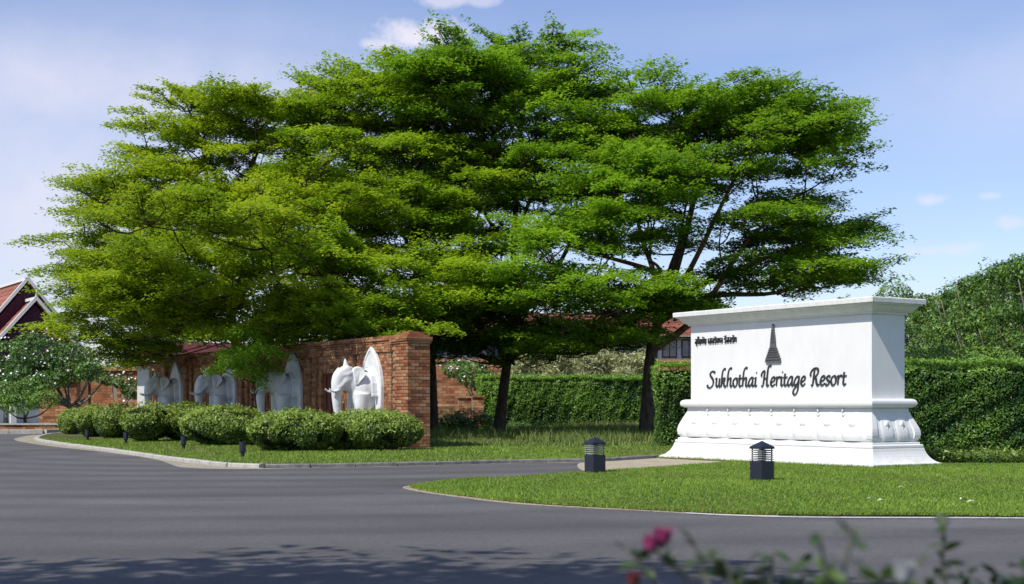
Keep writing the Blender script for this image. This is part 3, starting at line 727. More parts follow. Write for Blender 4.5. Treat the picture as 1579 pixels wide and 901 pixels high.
# local: x along the wall (away), y out towards the road, z up.
WH = 3.12; G0 = LZ-.05; BAY = 5.87; XE = 20.6; XS = -1.55
mort = MB(); br = MB()
def bricks(mbx, x0, x1, y, z0, z1, face='y', ch=.085, bl=.24, th=.03, seed=1, x=None):
    r_ = random.Random(seed+int(x0*97)+int(z0*31)); nz = max(1, round((z1-z0)/ch)); h = (z1-z0)/nz
    for k in range(nz):
        off = -(k % 2)*bl*.5; nx = int((x1-x0)/bl)+2
        for i in range(nx):
            a = max(x0, x0+off+i*bl)+.005; b = min(x1, x0+off+(i+1)*bl)-.005
            if b-a < .03: continue
            p = th+r_.uniform(-.006, .006); za, zb = z0+k*h+.005, z0+(k+1)*h-.005
            if face == 'y': mbx.add([(a, y, za), (b, y, za), (b, y, zb), (a, y, zb), (a, y+p, za), (b, y+p, za), (b, y+p, zb), (a, y+p, zb)], [(4, 5, 6, 7), (0, 1, 5, 4), (1, 2, 6, 5), (2, 3, 7, 6), (3, 0, 4, 7)])
            else:   # face pointing to -x at x = y argument; a..b runs along y
                mbx.add([(y, a, za), (y, b, za), (y, b, zb), (y, a, zb), (y-p, a, za), (y-p, b, za), (y-p, b, zb), (y-p, a, zb)], [(4, 5, 6, 7), (0, 1, 5, 4), (1, 2, 6, 5), (2, 3, 7, 6), (3, 0, 4, 7)])
mort.box((XS, -.45, G0), (XE, 0, WH))
# main panels are set back between pilasters; doors are opened between
doors = [BAY*(k+.5) for k in range(3)]; dw = .52; dh = 2.3
segs = []; x = XS
for d in doors: segs.append((x, d-dw-.45)); x = d+dw+.45
segs.append((x, XE))
for a, b in segs: bricks(br, a, b, .002, G0, 2.86, th=.02)
for d in doors: bricks(br, d-dw-.45, d+dw+.45, .002, dh+.45, 2.86, th=.02)
bricks(br, XS, XE, .002, 2.86, WH-.0, th=.06, ch=.075, bl=.22)        # frieze
# cornice courses
co = MB()
for i, (z, o) in enumerate([(WH, .08), (WH+.07, .12), (WH+.14, .06)]):
    n_ = int((XE-XS)/.3)
    for k in range(n_):
        a = XS+k*.3; co.box((a+.004, -.45-o*.5, z+.004), (a+.296, o+random.uniform(-.006, .006), z+.066))
co.build('cornice_bricks', M['brick'], wall, kind='stuff')
mort.build('wall_core', M['mortar'], wall)
br.build('wall_bricks', M['brick'], wall, kind='stuff')
# pilasters
def pilaster(xc, w, proud, h=WH-.28, capo=.05):
    b = MB(); c_ = MB(); c_.box((xc-w/2, .0, G0), (xc+w/2, proud, h+.28-.004))
    p = c_.build('pilaster', M['mortar'], wall)
    bricks(b, xc-w/2, xc+w/2, proud, G0, h, th=.02, bl=.22)
    bricks(b, 0.02, proud, xc-w/2, G0, h, face='x', th=.02, bl=.22)
    bricks(b, xc-w/2-capo, xc+w/2+capo, proud+.03, h, h+.27, th=.03, ch=.07)
    bricks(b, 0.0, proud+.03, xc-w/2-capo, h, h+.27, face='x', th=.03, ch=.07)
    b.build('pilaster_bricks', M['brick'], p, kind='stuff')
for k in range(4):
    c = BAY*k
    for s in (-1, 1):
        pilaster(c+s*1.30, .30, .16)
        if not (k == 0 and s == -1): pilaster(c+s*1.72, .26, .09)
# doors: stepped brick surround, dark recess, upright boards
for d in doors:
    root = empty('niche_door', (d, 0, 0)); root.parent = wall
    fr = MB()
    for st, (o, pr) in enumerate([(.40, .05), (.27, .10), (.14, .15)]):
        w_ = .14
        x0, x1 = dw+o-w_+.002, dw+o
        for sx in (-1, 1):
            a, b = (x0, x1) if sx > 0 else (-x1, -x0)
            bricks(fr, a, b, .0, G0, dh+o, th=pr, ch=.09, bl=.3)
        bricks(fr, -x1, x1, .0, dh+o-w_+.002+.0, dh+o, th=pr-.003, ch=.13, bl=.25)
    fr.build('door_surround', M['brick'], root, kind='stuff')
    pl = MB(); pl.box((-dw, .001, G0), (dw, .012, dh)); pl.build('recess_panel', M['dark_timber'], root)
    nb = 5; bw = (2*dw-.08)/nb
    for i in range(nb):
        x0 = -dw+.04+i*bw; q = MB(); pr = .05 if i % 2 else .085
        q.box((x0+.012, .012, G0), (x0+bw-.012, pr, dh-.06)); q.build('door_board', M['wood'], root, bevel=.006)
    q = MB(); q.box((-dw, .012, dh-.055), (dw, .10, dh-.004)); q.build('door_head', M['wood'], root)
# end pillar: every brick its own part
PX0, PX1, PY0, PY1 = -2.52, -1.56, -.52, .20
c_ = MB(); c_.box((PX0+.03, PY0, G0), (PX1, PY1-.03, 3.20)); pil = empty('end_pillar', (0, 0, 0)); pil.parent = wall
c_.build('pillar_core', M['mortar'], pil)
# bricks as part meshes shared: whole stretcher laid along x or y
def brick_mesh(l, w, h):
    m_ = MB(); b = .006
    m_.loft([[(-l/2+i, -w/2+i, z), (l/2-i, -w/2+i, z), (l/2-i, w/2-i, z), (-l/2+i, w/2-i, z)] for i, z in ((b, -h/2), (0, -h/2+b), (0, h/2-b), (b, h/2))]); me = m_.mesh('brick'); me.materials.append(M['brick']); return me
CHH = .095; ncs = int((3.06-G0)/CHH); cache = {}
def put_brick(x, y, z, l, w, h=CHH-.012):
    k = (round(l, 3), round(w, 3), round(h, 3))
    if k not in cache: cache[k] = brick_mesh(l, w, h)
    o = bpy.data.objects.new('brick', cache[k]); COL.objects.link(o); o.parent = wall
    o.location = (x+random.uniform(-.004, .004), y+random.uniform(-.004, .004), z); return o
for k in range(ncs):
    z = G0+CHH*(k+.5)
    if k % 2 == 0:   # end face: 3 bricks; road face: 3
        ys = [(PY0, PY0+.24), (PY0+.24, PY0+.48), (PY0+.48, PY1)]; xsr = [(PX0+.11, PX0+.40), (PX0+.40, PX0+.69), (PX0+.69, PX1)]
    else:
        ys = [(PY0, PY0+.12), (PY0+.12, PY0+.36), (PY0+.36, PY0+.61)]; xsr = [(PX0, PX0+.25), (PX0+.25, PX0+.54), (PX0+.54, PX0+.83)]
    for a, b in ys: put_brick(PX0+.055, (a+b)/2, z, .11, b-a-.010)
    if k % 2 == 0:
        for a, b in xsr: put_brick((a+b)/2, PY1-.05, z, b-a-.010, .10)
    else:
        for a, b in xsr: put_brick((a+b)/2, PY1-.05, z, b-a-.010, .10)
zt = G0+CHH*ncs
cb = MB()
for i, o in enumerate([.025, .055, .055, -.01, -.10]):
    x = PX0-o; z = zt+i*.062
    while x < PX1+o-.01:
        b = min(x+.24, PX1+o); cb.box((x+.004, PY0-o, z+.003), (b-.004, PY1+o+random.uniform(-.004, .004), z+.058)); x = b
cb.box((PX0+.25, PY0+.2, zt+.31), (PX1-.25, PY1-.2, zt+.35))
cb.build('pillar_cap', M['brick'], wall)

# ------------------------------------------------------------------ elephant statues
def el_body():
    m_ = MB()
    m_.ell((-.05, 0, 1.72), (.78, .50, .60), nu=18, nv=12); m_.ell((.40, 0, 1.66), (.40, .45, .62), nu=18, nv=12)
    m_.ell((.28, 0, 1.40), (.45, .40, .35)); m_.ell((.62, 0, 1.92), (.34, .30, .36))
    m_.ell((.88, 0, 2.08), (.30, .27, .34)); m_.ell((.92, .11, 2.30), (.17, .13, .15)); m_.ell((.92, -.11, 2.30), (.17, .13, .15))
    m_.ell((.93, 0, 1.86), (.20, .19, .17)); m_.ell((.78, 0, 1.80), (.16, .13, .12))
    m_.tube(smooth([(1.0, 0, 2.26), (1.14, 0, 2.08), (1.20, 0, 1.85), (1.22, 0, 1.60), (1.21, 0, 1.3), (1.18, 0, 1.0), (1.15, 0, .72), (1.14, 0, .50), (1.20, 0, .36), (1.30, 0, .34), (1.36, 0, .42)], 4),
            list(np.interp(np.linspace(0, 1, 41), [0, .1, .2, .32, .45, .6, .75, .87, 1], [.22, .22, .19, .155, .125, .10, .085, .075, .05])), 12)
    for s in (-1, 1):
        m_.tube([(.98, s*.16, 2.0), (1.12, s*.15, 1.84), (1.24, s*.15, 1.75)], [.10, .085, .07], 10)
        m_.tube([(.50, s*.27, 1.62), (.52, s*.28, 1.25), (.53, s*.28, .95), (.53, s*.28, .80), (.50, s*.28, .5), (.52, s*.28, .22), (.54, s*.28, .10), (.54, s*.28, .0)], [.26, .23, .20, .195, .17, .165, .20, .21], 14)
        m_.tube([(-.22, s*.30, 1.5), (-.20, s*.30, 1.0), (-.24, s*.30, .55), (-.20, s*.30, .2), (-.18, s*.30, 0)], [.28, .23, .18, .18, .21], 12)
        m_.ell((.78+.24, s*.235, 2.17), (.05, .03, .028))                      # eye bulge
        m_.ell((.88, s*.20, 2.20), (.17, .08, .07), Matrix.Rotation(R(20), 3, 'Y'))   # brow
    me0 = m_.mesh('body'); o = link('tmp', me0)
    rm = o.modifiers.new('r', 'REMESH'); rm.mode = 'VOXEL'; rm.voxel_size = .033
    sm = o.modifiers.new('s', 'SMOOTH'); sm.factor = .6; sm.iterations = 3
    bpy.context.view_layer.update(); dg = bpy.context.evaluated_depsgraph_get()
    me = bpy.data.meshes.new_from_object(o.evaluated_get(dg)); bpy.data.objects.remove(o); me.name = 'body'
    me.polygons.foreach_set('use_smooth', [True]*len(me.polygons)); return me
def ogive(hw, top, spring, n=14):
    pts = [(-hw*.93, 0), (-hw*.96, spring*.5), (-hw, spring)]
    cv = [(-hw, spring), (-hw*.985, spring+.16*(top-spring)), (-hw*.84, spring+.45*(top-spring)), (-hw*.52, spring+.74*(top-spring)), (-hw*.22, spring+.92*(top-spring)), (0, top)]
    c = [(p.x, p.y) for p in smooth([(a, b, 0) for a, b in cv], 4)]
    L = pts[:-1]+c; return L+[(-a, b) for a, b in L[::-1][1:]]
EL_ROT = math.atan2(nw.y, nw.x)
first = None
el_lab = ['white elephant statue nearest the brick end pillar, sunlit, before its pointed arch slab', 'white elephant statue second from the brick end pillar, in tree shade with curved tusk',
          'white elephant statue half covered by a low hanging leafy branch', 'white elephant statue farthest from the brick end pillar, by the white column']
for k in range(4):
    loc = A1+uw*BAY*k+Vector((0, 0, G0))
    if first is not None:
        copy_thing(first, loc, None, el_lab[k]); continue
    e = first = empty('elephant_statue', loc, EL_ROT, el_lab[0], 'elephant statue', 'white elephant statues emerging from the brick wall')
    # local: x out of the wall, y along the wall
    m_ = MB(); ou = ogive(.72, 3.02, 1.70)
    m_.prism(ou, lambda a, b, d: (d, a, b), .02, .12); m_.build('arch_slab', M['marble'], e, bevel=.012)
    m_ = MB(); inn = ogive(.66, 2.90, 1.69)
    k_ = len(ou)
    # raised rim round the slab
    V = [(.122, a, b) for a, b in ou]+[(.14, a*.985, b*.993) for a, b in ou]+[(.14, a, b) for a, b in inn]+[(.122, a, b) for a, b in inn]
    Fc = []
    for i in range(k_-1):
        for r0 in range(3): Fc.append((r0*k_+i, r0*k_+i+1, (r0+1)*k_+i+1, (r0+1)*k_+i))
    m_.add(V, Fc); m_.build('arch_rim', M['marble'], e)
    body = link('body', el_body(), e, M['marble'])
    for v in body.data.vertices: v.co.y *= .84
    for s in (-1, 1):
        # ear: fan-shaped flap lifted off the head
        ol = [(.80, 2.34), (.68, 2.42), (.54, 2.38), (.47, 2.26), (.50, 2.12), (.60, 1.98), (.70, 1.84), (.75, 1.92), (.77, 2.05), (.80, 2.18)]
        ol = [(p.x, p.y) for p in smooth([(a, b, 0) for a, b in ol], 3, True)]
        def fn(a, b, d, s=s):
            back = max(0, .80-a); return (a-.0, s*(.19+back*.46+d+.03*math.sin((b-1.9)*9)), b)
        m_ = MB(); c0 = [fn(a, b, 0) for a, b in ol]; c1 = [fn(.6+(a-.6)*.86, 2.16+(b-2.16)*.86, .045) for a, b in ol]; c2 = [fn(.6+(a-.6)*.5, 2.16+(b-2.16)*.5, .03) for a, b in ol]
        cm = [fn(.6+(a-.6)*.9, 2.16+(b-2.16)*.9, -.03) for a, b in ol]
        m_.loft([cm, c0, c1, c2]); m_.build('ear', M['marble'], e, shade=False)
        m_ = MB(); m_.tube(smooth([(1.12, s*.12, 1.80), (1.25, s*.14, 1.71), (1.36, s*.15, 1.68), (1.45, s*.15, 1.70), (1.52, s*.14, 1.76)], 4), [.06-.0028*i for i in range(17)], 8); m_.build('tusk', M['marble'], e, shade=True)
    m_ = MB(); m_.loft([[(x_, y_, z_) for x_, y_ in ((.80, -.11*q), (1.0, -.09*q), (1.04, 0), (1.0, .09*q), (.80, .11*q))] for z_, q in ((2.36, 1.2), (2.42, 1.0))]); m_.tube([(.92, 0, 2.40), (.93, 0, 2.50), (.94, 0, 2.58), (.945, 0, 2.66)], [.10, .07, .045, .006], 8)
    m_.build('head_ornament', M['marble'], e)
    m_ = MB(); rings = []       # saddle cloth over the back with a banded hem
    for x_ in (.30, .34, .44, .54, .57):
        gr = .02 if x_ in (.30, .57) else .045
        prof = [(-.50-gr, 1.52), (-.505-gr, 1.68), (-.49-gr, 1.92), (-.40-gr, 2.14), (-.2, 2.28+gr), (0, 2.325+gr), (.2, 2.28+gr), (.40+gr, 2.14), (.49+gr, 1.92), (.505+gr, 1.68), (.50+gr, 1.52)]
        rings.append([(x_-.26, a*.86, b) for a, b in prof])
    m_.loft(rings, cap=False, closed=False); q = m_.build('saddle_cloth', M['marble'], e); sol = q.modifiers.new('thick', 'SOLIDIFY'); sol.thickness = .03
    for s in (-1, 1):
        m_ = MB(); m_.box((.05, s*.482-.022, 1.53), (.31, s*.482+.022, 1.60)); m_.build('cloth_hem', M['marble'], q, bevel=.008)

# ------------------------------------------------------------------ shrubs and hedges
def shrub(loc, rad, label, seed, n=9000, leaf=.105, mat='L_shrub', group='clipped rounded shrubs before the elephant wall', name='clipped_shrub', rz=0.0, tb=0, cat='shrub', flat=1.0):
    r = np.random.default_rng(seed); root = empty(name, loc, rz, label, cat, group)
    c = (0, 0, rad[2]*.5); half = (rad[0], rad[1], rad[2]*.5)
    P, d = blob_surface(c, half, n, r, flat)
    amp = lump(P, .17, 2.1, seed)+lump(P, .09, 6, seed+1)
    f = 1+amp-np.abs(r.normal(0, .07, n)); P = np.array(c)+(P-np.array(c))*f[:, None]
    P[:, 2] = np.maximum(P[:, 2], .03)
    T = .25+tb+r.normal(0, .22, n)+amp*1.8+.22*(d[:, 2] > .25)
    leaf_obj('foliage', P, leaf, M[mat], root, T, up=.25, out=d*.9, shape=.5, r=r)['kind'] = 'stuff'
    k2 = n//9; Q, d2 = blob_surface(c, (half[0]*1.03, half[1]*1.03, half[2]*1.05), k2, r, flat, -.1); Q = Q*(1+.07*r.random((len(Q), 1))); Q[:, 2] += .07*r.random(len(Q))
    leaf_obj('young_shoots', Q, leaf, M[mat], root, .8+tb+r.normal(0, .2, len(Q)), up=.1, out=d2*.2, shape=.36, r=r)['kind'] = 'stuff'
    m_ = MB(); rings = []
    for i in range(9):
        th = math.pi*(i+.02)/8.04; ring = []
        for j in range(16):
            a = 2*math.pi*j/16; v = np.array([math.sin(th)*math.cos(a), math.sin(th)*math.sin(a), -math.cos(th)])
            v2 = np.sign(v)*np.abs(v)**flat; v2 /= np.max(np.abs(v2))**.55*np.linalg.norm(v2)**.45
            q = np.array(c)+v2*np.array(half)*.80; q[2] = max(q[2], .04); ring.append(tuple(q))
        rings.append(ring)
    m_.loft(rings); m_.build('shade_core', M['hedge_core'], root, shade=True)  # solid dark core, painted shade behind the leaves
    for i in range(5):
        a = r.random()*6.28; rr_ = .3*min(rad[:2]); m_ = MB(); m_.tube([(math.cos(a)*rr_*.4, math.sin(a)*rr_*.4, -.03), (math.cos(a)*rr_, math.sin(a)*rr_, rad[2]*.6)], [.03, .015], 5); m_.build('stem', M['bark'], root)
    return root
def pxshrub(x0, x1, ytop, Y, ry, label, seed, **k):
    X0, X1 = (x0-CX)*Y/F, (x1-CX)*Y/F; h = EYE+(CY-ytop)*Y/F-LZ
    return shrub(((X0+X1)/2, Y, LZ), ((X1-X0)*.54, ry, h*1.03), label, seed, **k)
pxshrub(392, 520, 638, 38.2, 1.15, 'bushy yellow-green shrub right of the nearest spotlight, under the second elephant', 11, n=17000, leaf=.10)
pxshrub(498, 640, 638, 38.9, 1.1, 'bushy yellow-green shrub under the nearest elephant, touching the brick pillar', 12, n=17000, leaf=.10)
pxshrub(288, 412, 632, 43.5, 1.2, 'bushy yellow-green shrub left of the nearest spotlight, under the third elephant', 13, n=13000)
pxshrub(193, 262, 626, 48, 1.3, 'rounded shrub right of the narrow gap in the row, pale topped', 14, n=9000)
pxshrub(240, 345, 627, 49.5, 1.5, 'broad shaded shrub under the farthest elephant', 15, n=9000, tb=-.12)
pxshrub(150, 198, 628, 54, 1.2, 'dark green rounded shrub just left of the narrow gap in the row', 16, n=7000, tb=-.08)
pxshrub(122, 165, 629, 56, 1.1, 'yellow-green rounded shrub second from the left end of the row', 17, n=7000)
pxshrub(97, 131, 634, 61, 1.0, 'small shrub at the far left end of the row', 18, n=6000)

def hedge(name, a, b, depth, h, label, seed, n, leaf=.09, tb=0, z=LZ, group=None):
    a, b = Vector(a), Vector(b); d = (b-a); L = d.length; rz = math.atan2(d.y, d.x); root = empty(name, (a.x, a.y, z), rz, label, 'hedge', group)
    r = np.random.default_rng(seed)
    m_ = MB(); m_.box((.1, .36, -.05), (L-.1, depth-.14, h-.16)); m_.build('shade_core', M['hedge_core'], root)  # solid dark box, painted shade behind the hedge leaves
    areas = [L*h*1.0, L*depth, depth*h, depth*h, L*h*.15]; areas = np.array(areas)/sum(areas); Ps, Os, Ts = [], [], []
    for fi, ar in enumerate(areas):
        k = int(n*ar); u, v = r.random(k), r.random(k)
        if fi == 0: P = np.stack([u*L, np.zeros(k), v*h], 1); o = (0, -1, 0)
        elif fi == 1: P = np.stack([u*L, v*depth, np.full(k, h)], 1); o = (0, 0, 1)
        elif fi == 2: P = np.stack([np.zeros(k), u*depth, v*h], 1); o = (-1, 0, 0)
        elif fi == 3: P = np.stack([np.full(k, L), u*depth, v*h], 1); o = (1, 0, 0)
        else: P = np.stack([u*L, np.full(k, depth), v*h], 1); o = (0, 1, 0)
        o = np.array(o, float)
        am = lump(P, .10, 1.3, seed+5)+lump(P, .08, 5, seed+6)-np.abs(r.normal(0, .05, k)); P = P+o*am[:, None]
        # rounded shoulders
        if fi == 0: P[:, 1] += np.clip((P[:, 2]-(h-.45))/.45, 0, 1)**2*.32
        Ps.append(P); Os.append(np.tile(o*.75, (k, 1))+(np.clip((P[:, 2]-(h-.45))/.3, 0, 1)*.9)[:, None]*np.array([0, 0, 1.0])); Ts.append(.36+tb+am*3.5+r.normal(0, .2, k)+(.5 if fi == 1 else .55*np.clip((P[:, 2]-(h-.42))/.3, 0, 1)))  # tint rises near the top: sunlit band and new growth in leaf colour
    # young shoots on top
    k = int(n*.06); P = np.stack([r.random(k)*L, r.random(k)*depth, h+np.abs(r.normal(0, .07, k))], 1); Ps.append(P); Os.append(np.zeros((k, 3))); Ts.append(.85+r.normal(0, .15, k))
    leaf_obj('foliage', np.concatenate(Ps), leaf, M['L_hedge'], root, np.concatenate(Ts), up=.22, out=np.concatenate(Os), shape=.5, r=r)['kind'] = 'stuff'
    return root
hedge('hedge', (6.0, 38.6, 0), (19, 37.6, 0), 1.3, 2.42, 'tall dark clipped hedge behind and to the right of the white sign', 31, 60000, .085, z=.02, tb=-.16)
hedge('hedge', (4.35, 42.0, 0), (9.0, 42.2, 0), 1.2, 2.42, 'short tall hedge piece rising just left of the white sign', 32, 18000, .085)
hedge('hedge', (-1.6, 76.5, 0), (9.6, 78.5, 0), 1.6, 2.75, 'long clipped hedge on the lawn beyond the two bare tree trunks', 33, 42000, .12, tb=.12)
# low ground cover strip before the right hedge
r = np.random.default_rng(5); k = 26000
P = np.stack([r.uniform(8.4, 17, k), r.uniform(31.2, 33.6, k), np.zeros(k)], 1); P[:, 2] = .02+np.abs(r.normal(.10, .07, k))*(1+lump(P, .5, 2.1, 8)); P[:, 1] += (17-P[:, 0])*.02
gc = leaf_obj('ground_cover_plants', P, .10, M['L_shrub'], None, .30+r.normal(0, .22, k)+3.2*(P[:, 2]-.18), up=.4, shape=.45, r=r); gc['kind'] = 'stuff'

# ------------------------------------------------------------------ the four big trees
def lob(px, py, Y, rx, ry, rz): c = at(px, py, Y); return ((c.x, c.y, c.z), (rx, ry, rz))
# tree D, right, open crown
bD = gnd(998, 677, LZ)
D = bD.y
big_tree('shade_tree', tuple(bD), [lob(1080, 310, D, 6.4, 6.2, 4.4), lob(1170, 180, D, 3.1, 3.0, 1.9), lob(1262, 365, D, 2.4, 3.4, 1.7), lob(1235, 250, D+1, 2.2, 3, 2.3), lob(890, 420, D-3, 2.5, 3.0, 2.9), lob(1010, 190, D, 2.9, 3, 2.2), lob(1225, 425, D-1, 3.0, 3, .9), lob(930, 455, D-4, 2.6, 2.5, .9), lob(905, 525, D-2, 2.2, 2.4, .5), lob(1045, 468, D-1.5, 1.6, 2.0, .5)],
         'tall spreading shade tree with open layered crown, trunk just left of the white sign', 'L_tree',
         [tuple(bD+Vector((0, 0, -.1))), tuple(at(999, 620, D)), tuple(at(1003, 560, D)), tuple(at(1008, 520, D)), tuple(at(1035, 440, D)), tuple(at(1060, 350, D)), tuple(at(1085, 240, D))], .25, 101, dens=.62, limbs=11, limb_bark='bark_red',
         limb_targets=[at(1290, 420, D-1), at(1230, 300, D), at(1180, 180, D), at(1080, 170, D+1), at(980, 230, D-1), at(880, 380, D-2), at(900, 470, D-3), at(1000, 400, D-4), at(1310, 340, D+1), at(1120, 430, D-3), at(1060, 300, D+4)])
# tree C, middle
bC = gnd(768, 674, LZ); C_ = bC.y
big_tree('shade_tree', tuple(bC), [lob(790, 270, C_, 5.6, 5.5, 5.0), lob(835, 110, C_, 2.3, 2.4, 2.0), lob(730, 130, C_, 3.0, 2.8, 2.4), lob(690, 120, C_-2, 2.2, 2, 1.9), lob(770, 480, C_-2, 3.6, 3.8, 1.5), lob(860, 250, C_-1, 3.0, 3, 3.4), lob(900, 200, C_, 2.6, 3, 2.0), lob(760, 530, C_-3, 2.9, 2.6, .7), lob(850, 520, C_-1, 3.0, 2.6, .6), lob(700, 510, C_-1, 2.2, 2.2, .8)],
         'tallest shade tree, middle of the group, dark straight trunk seen right of the brick pillar', 'L_tree',
         [tuple(bC+Vector((0, 0, -.1))), tuple(at(774, 620, C_)), tuple(at(783, 550, C_)), tuple(at(792, 470, C_)), tuple(at(792, 380, C_)), tuple(at(800, 250, C_)), tuple(at(808, 130, C_))], .20, 102, dens=.60, limbs=11, tint0=-.04)
# tree B, over the pillar
bB = gnd(681, 676, LZ); bB = Vector((at(668, 600, 55.5).x, 55.5, LZ)); B_ = 55.5
big_tree('shade_tree', tuple(bB), [lob(610, 300, B_, 5.3, 5.2, 4.6), lob(640, 130, B_, 2.0, 2.2, 1.7), lob(560, 160, B_, 2.9, 2.8, 2.0), lob(640, 430, B_-5, 4.2, 2.2, 1.6), lob(700, 400, B_-3, 2.3, 2.6, 1.9), lob(560, 470, B_-7, 2.4, 1.9, 1.0), lob(600, 490, B_-3, 4.5, 3.0, .8), lob(480, 420, 47, 2.6, 1.9, 1.3), lob(690, 520, B_-1, 1.8, 2.0, .9), lob(590, 480, 48.5, 3.2, 1.8, .6), lob(560, 500, 46.0, 3.0, 1.3, .55), lob(630, 470, 47, 2.4, 1.8, .8)],
         'broad shade tree rising behind the brick end pillar with low shelves of leaves', 'L_mid',
         [tuple(bB+Vector((0, 0, -.1))), tuple(at(668, 620, B_)), tuple(at(666, 560, B_)), tuple(at(660, 490, B_)), tuple(at(645, 400, B_)), tuple(at(625, 280, B_)), tuple(at(610, 160, B_))], .17, 103, dens=.58, limbs=11, tint0=.06)
# tree A, left
A_ = 57.5; bA = Vector((at(372, 600, A_).x, A_, LZ))
big_tree('shade_tree', tuple(bA), [lob(350, 330, A_, 5.4, 5.4, 4.0), lob(430, 215, A_-1, 3.8, 3.2, 2.5), lob(510, 200, A_-2, 3.0, 3.0, 2.3), lob(205, 400, A_-2, 3.2, 3.4, 3.3), lob(230, 290, A_, 3.0, 3, 2.4), lob(310, 210, A_+1, 2.8, 2.6, 2.3), lob(185, 535, A_-3, 1.9, 2.4, 1.0), lob(420, 410, A_-7, 4.2, 2.4, 1.6), lob(160, 480, A_-1, 1.9, 2.6, 1.8), lob(300, 470, A_-5, 3.2, 3, .9), lob(440, 465, 49, 2.4, 2.0, .7), lob(290, 425, 48.5, 3.6, 2.6, 1.3), lob(390, 440, 46.5, 3.0, 2.0, .9), lob(200, 475, 51, 2.6, 2.6, 1.3), lob(500, 330, 51, 3.0, 2.4, 2.0), lob(285, 495, A_-6, 2.2, 2, .45), lob(450, 508, 47.5, 2.6, 1.5, .40), lob(360, 505, 50.5, 2.6, 1.5, .4), lob(300, 330, 44, 2.6, 2.2, .9), lob(380, 350, 43, 1.8, 1.5, .7)],  # forward lobes at the end added to shade the brick wall
         'leftmost shade tree with yellowish crown spreading over the far elephants', 'L_yellow',
         [tuple(bA+Vector((0, 0, -.1))), tuple(at(370, 560, A_)), tuple(at(358, 500, A_)), tuple(at(356, 430, A_)), tuple(at(365, 330, A_)), tuple(at(400, 220, A_))], .24, 104, dens=.56, limbs=12, tint0=.0)
# low hanging spray of tree A over the third elephant is its own small branch tree growing through the wall gap
# ------------------------------------------------------------------ other trees
def leafy_tree(name, base, lobes, label, cat, group, mat, seed, dens=160, leaf=.16, trunk_r=.12, bark='bark', stems=1, flowers=0, tb=0, shell=.16, clump=(.14, 1.6)):
    """crown of leaf clumps on lobes, trunk and forked branches"""
    r = np.random.default_rng(seed); root = empty(name, base, 0, label, cat, group); B = np.array(base); Ps, Ds, Ts = [], [], []
    for c, rad in lobes:
        n = int(dens*4.2*(rad[0]*rad[2]+rad[1]*rad[2]+rad[0]*rad[1]))
        P, d = blob_surface(np.array(c)-B, rad, n, r)
        am = lump(P, clump[0], clump[1], seed)+lump(P, clump[0]*.7, clump[1]*3.1, seed+2)
        f = 1+am-np.abs(r.normal(0, shell, len(P))); P = np.array(c)-B+(P-(np.array(c)-B))*f[:, None]
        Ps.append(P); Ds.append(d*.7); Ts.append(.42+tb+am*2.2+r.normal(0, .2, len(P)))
    P = np.concatenate(Ps); ok = P[:, 2] > .05
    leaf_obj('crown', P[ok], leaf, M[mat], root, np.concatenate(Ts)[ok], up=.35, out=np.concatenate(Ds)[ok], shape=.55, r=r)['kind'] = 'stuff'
    m_ = MB()
    tops = [Vector(np.array(c)-B) for c, _ in lobes]; hz = min(t.z for t in tops); fork = Vector((0, 0, max(.3, hz*.45)))
    m_.tube([(0, 0, -.1), fork*.5+Vector((.03, 0, 0)), fork], [trunk_r*1.25, trunk_r, trunk_r*.9], 9); m_.build('trunk', M[bark], root, shade=True)
    for t in tops:
        for q in range(stems):
            e = t+Vector(r.normal(0, .35, 3)); m_ = MB(); mid = fork.lerp(e, .5)+Vector((0, 0, -.12*(e-fork).length)); m_.tube(smooth([fork-Vector((0, 0, .05)), mid, e], 4), list(np.linspace(trunk_r*.6, .02, 9)), 6); m_.build('limb', M[bark], root, shade=True)
    if flowers:
        fb = MB(); P = np.concatenate(Ps); idx = r.choice(len(P), flowers, replace=False)
        D = np.concatenate(Ds)
        for i in idx:
            c = P[i]+D[i]*.32
            for q in range(6):
                a = q*1.05+r.random(); s = .10; dd = Vector((math.cos(a)*s, math.sin(a)*s*.8, math.sin(a)*s*.6+.02)); cc = Vector(c)+Vector(r.normal(0, .09, 3))
                u_ = dd.cross(Vector((0, .3, 1))).normalized()*s*.6; fb.add([cc, cc+dd*.6+u_, cc+dd*1.3, cc+dd*.6-u_], [(0, 1, 2, 3)])
        fb.build('blossoms', M['blossom'], root, kind='stuff')
    return root
# hanging low spray in front of elephant three: a young tree between wall and shrubs
bY = Vector((at(392, 600, 46.2).x, 46.2, LZ))
r = np.random.default_rng(77)
yt = empty('young_shade_tree', bY, 0, 'small young tree with bright low foliage between the second and third elephants', 'tree')
Ps = []; tw = MB(); tw.tube(smooth([(0, 0, -.05), (.05, 0, .8), (0, .05, 1.6), (.06, 0, 2.6)], 4), list(np.linspace(.05, .02, 13)), 7); tw.build('trunk', M['bark'], yt, shade=True)
for px, py, L in [(385, 560, 1.5), (350, 566, 1.2), (415, 570, 1.0), (385, 540, 1.5), (410, 545, 1.3), (355, 545, 1.3), (330, 572, .8), (395, 583, .8), (380, 520, 1.4), (430, 548, 1.0), (405, 595, .5), (365, 555, 1.2), (375, 575, 1.0)]:
    c = np.array(at(px, py, 46.2+r.normal(0, .4)))-np.array(bY); ax = np.array([c[0]+r.normal(0, .3), r.normal(0, .5)-.2, 0]); ax /= np.linalg.norm(ax); ax[2] = -.1; ax /= np.linalg.norm(ax)
    Ps.append(pad_cloud(c, ax, L, L*1.1, int(520*L*L), .08, int(r.integers(1e9))))
    q = MB(); q.tube([(.03, 0, max(.9, c[2]-.4)), tuple(c-ax*L*.3), tuple(c+ax*L*.2)], [.02, .012, .004], 4); q.build('branch', M['twig'], yt)
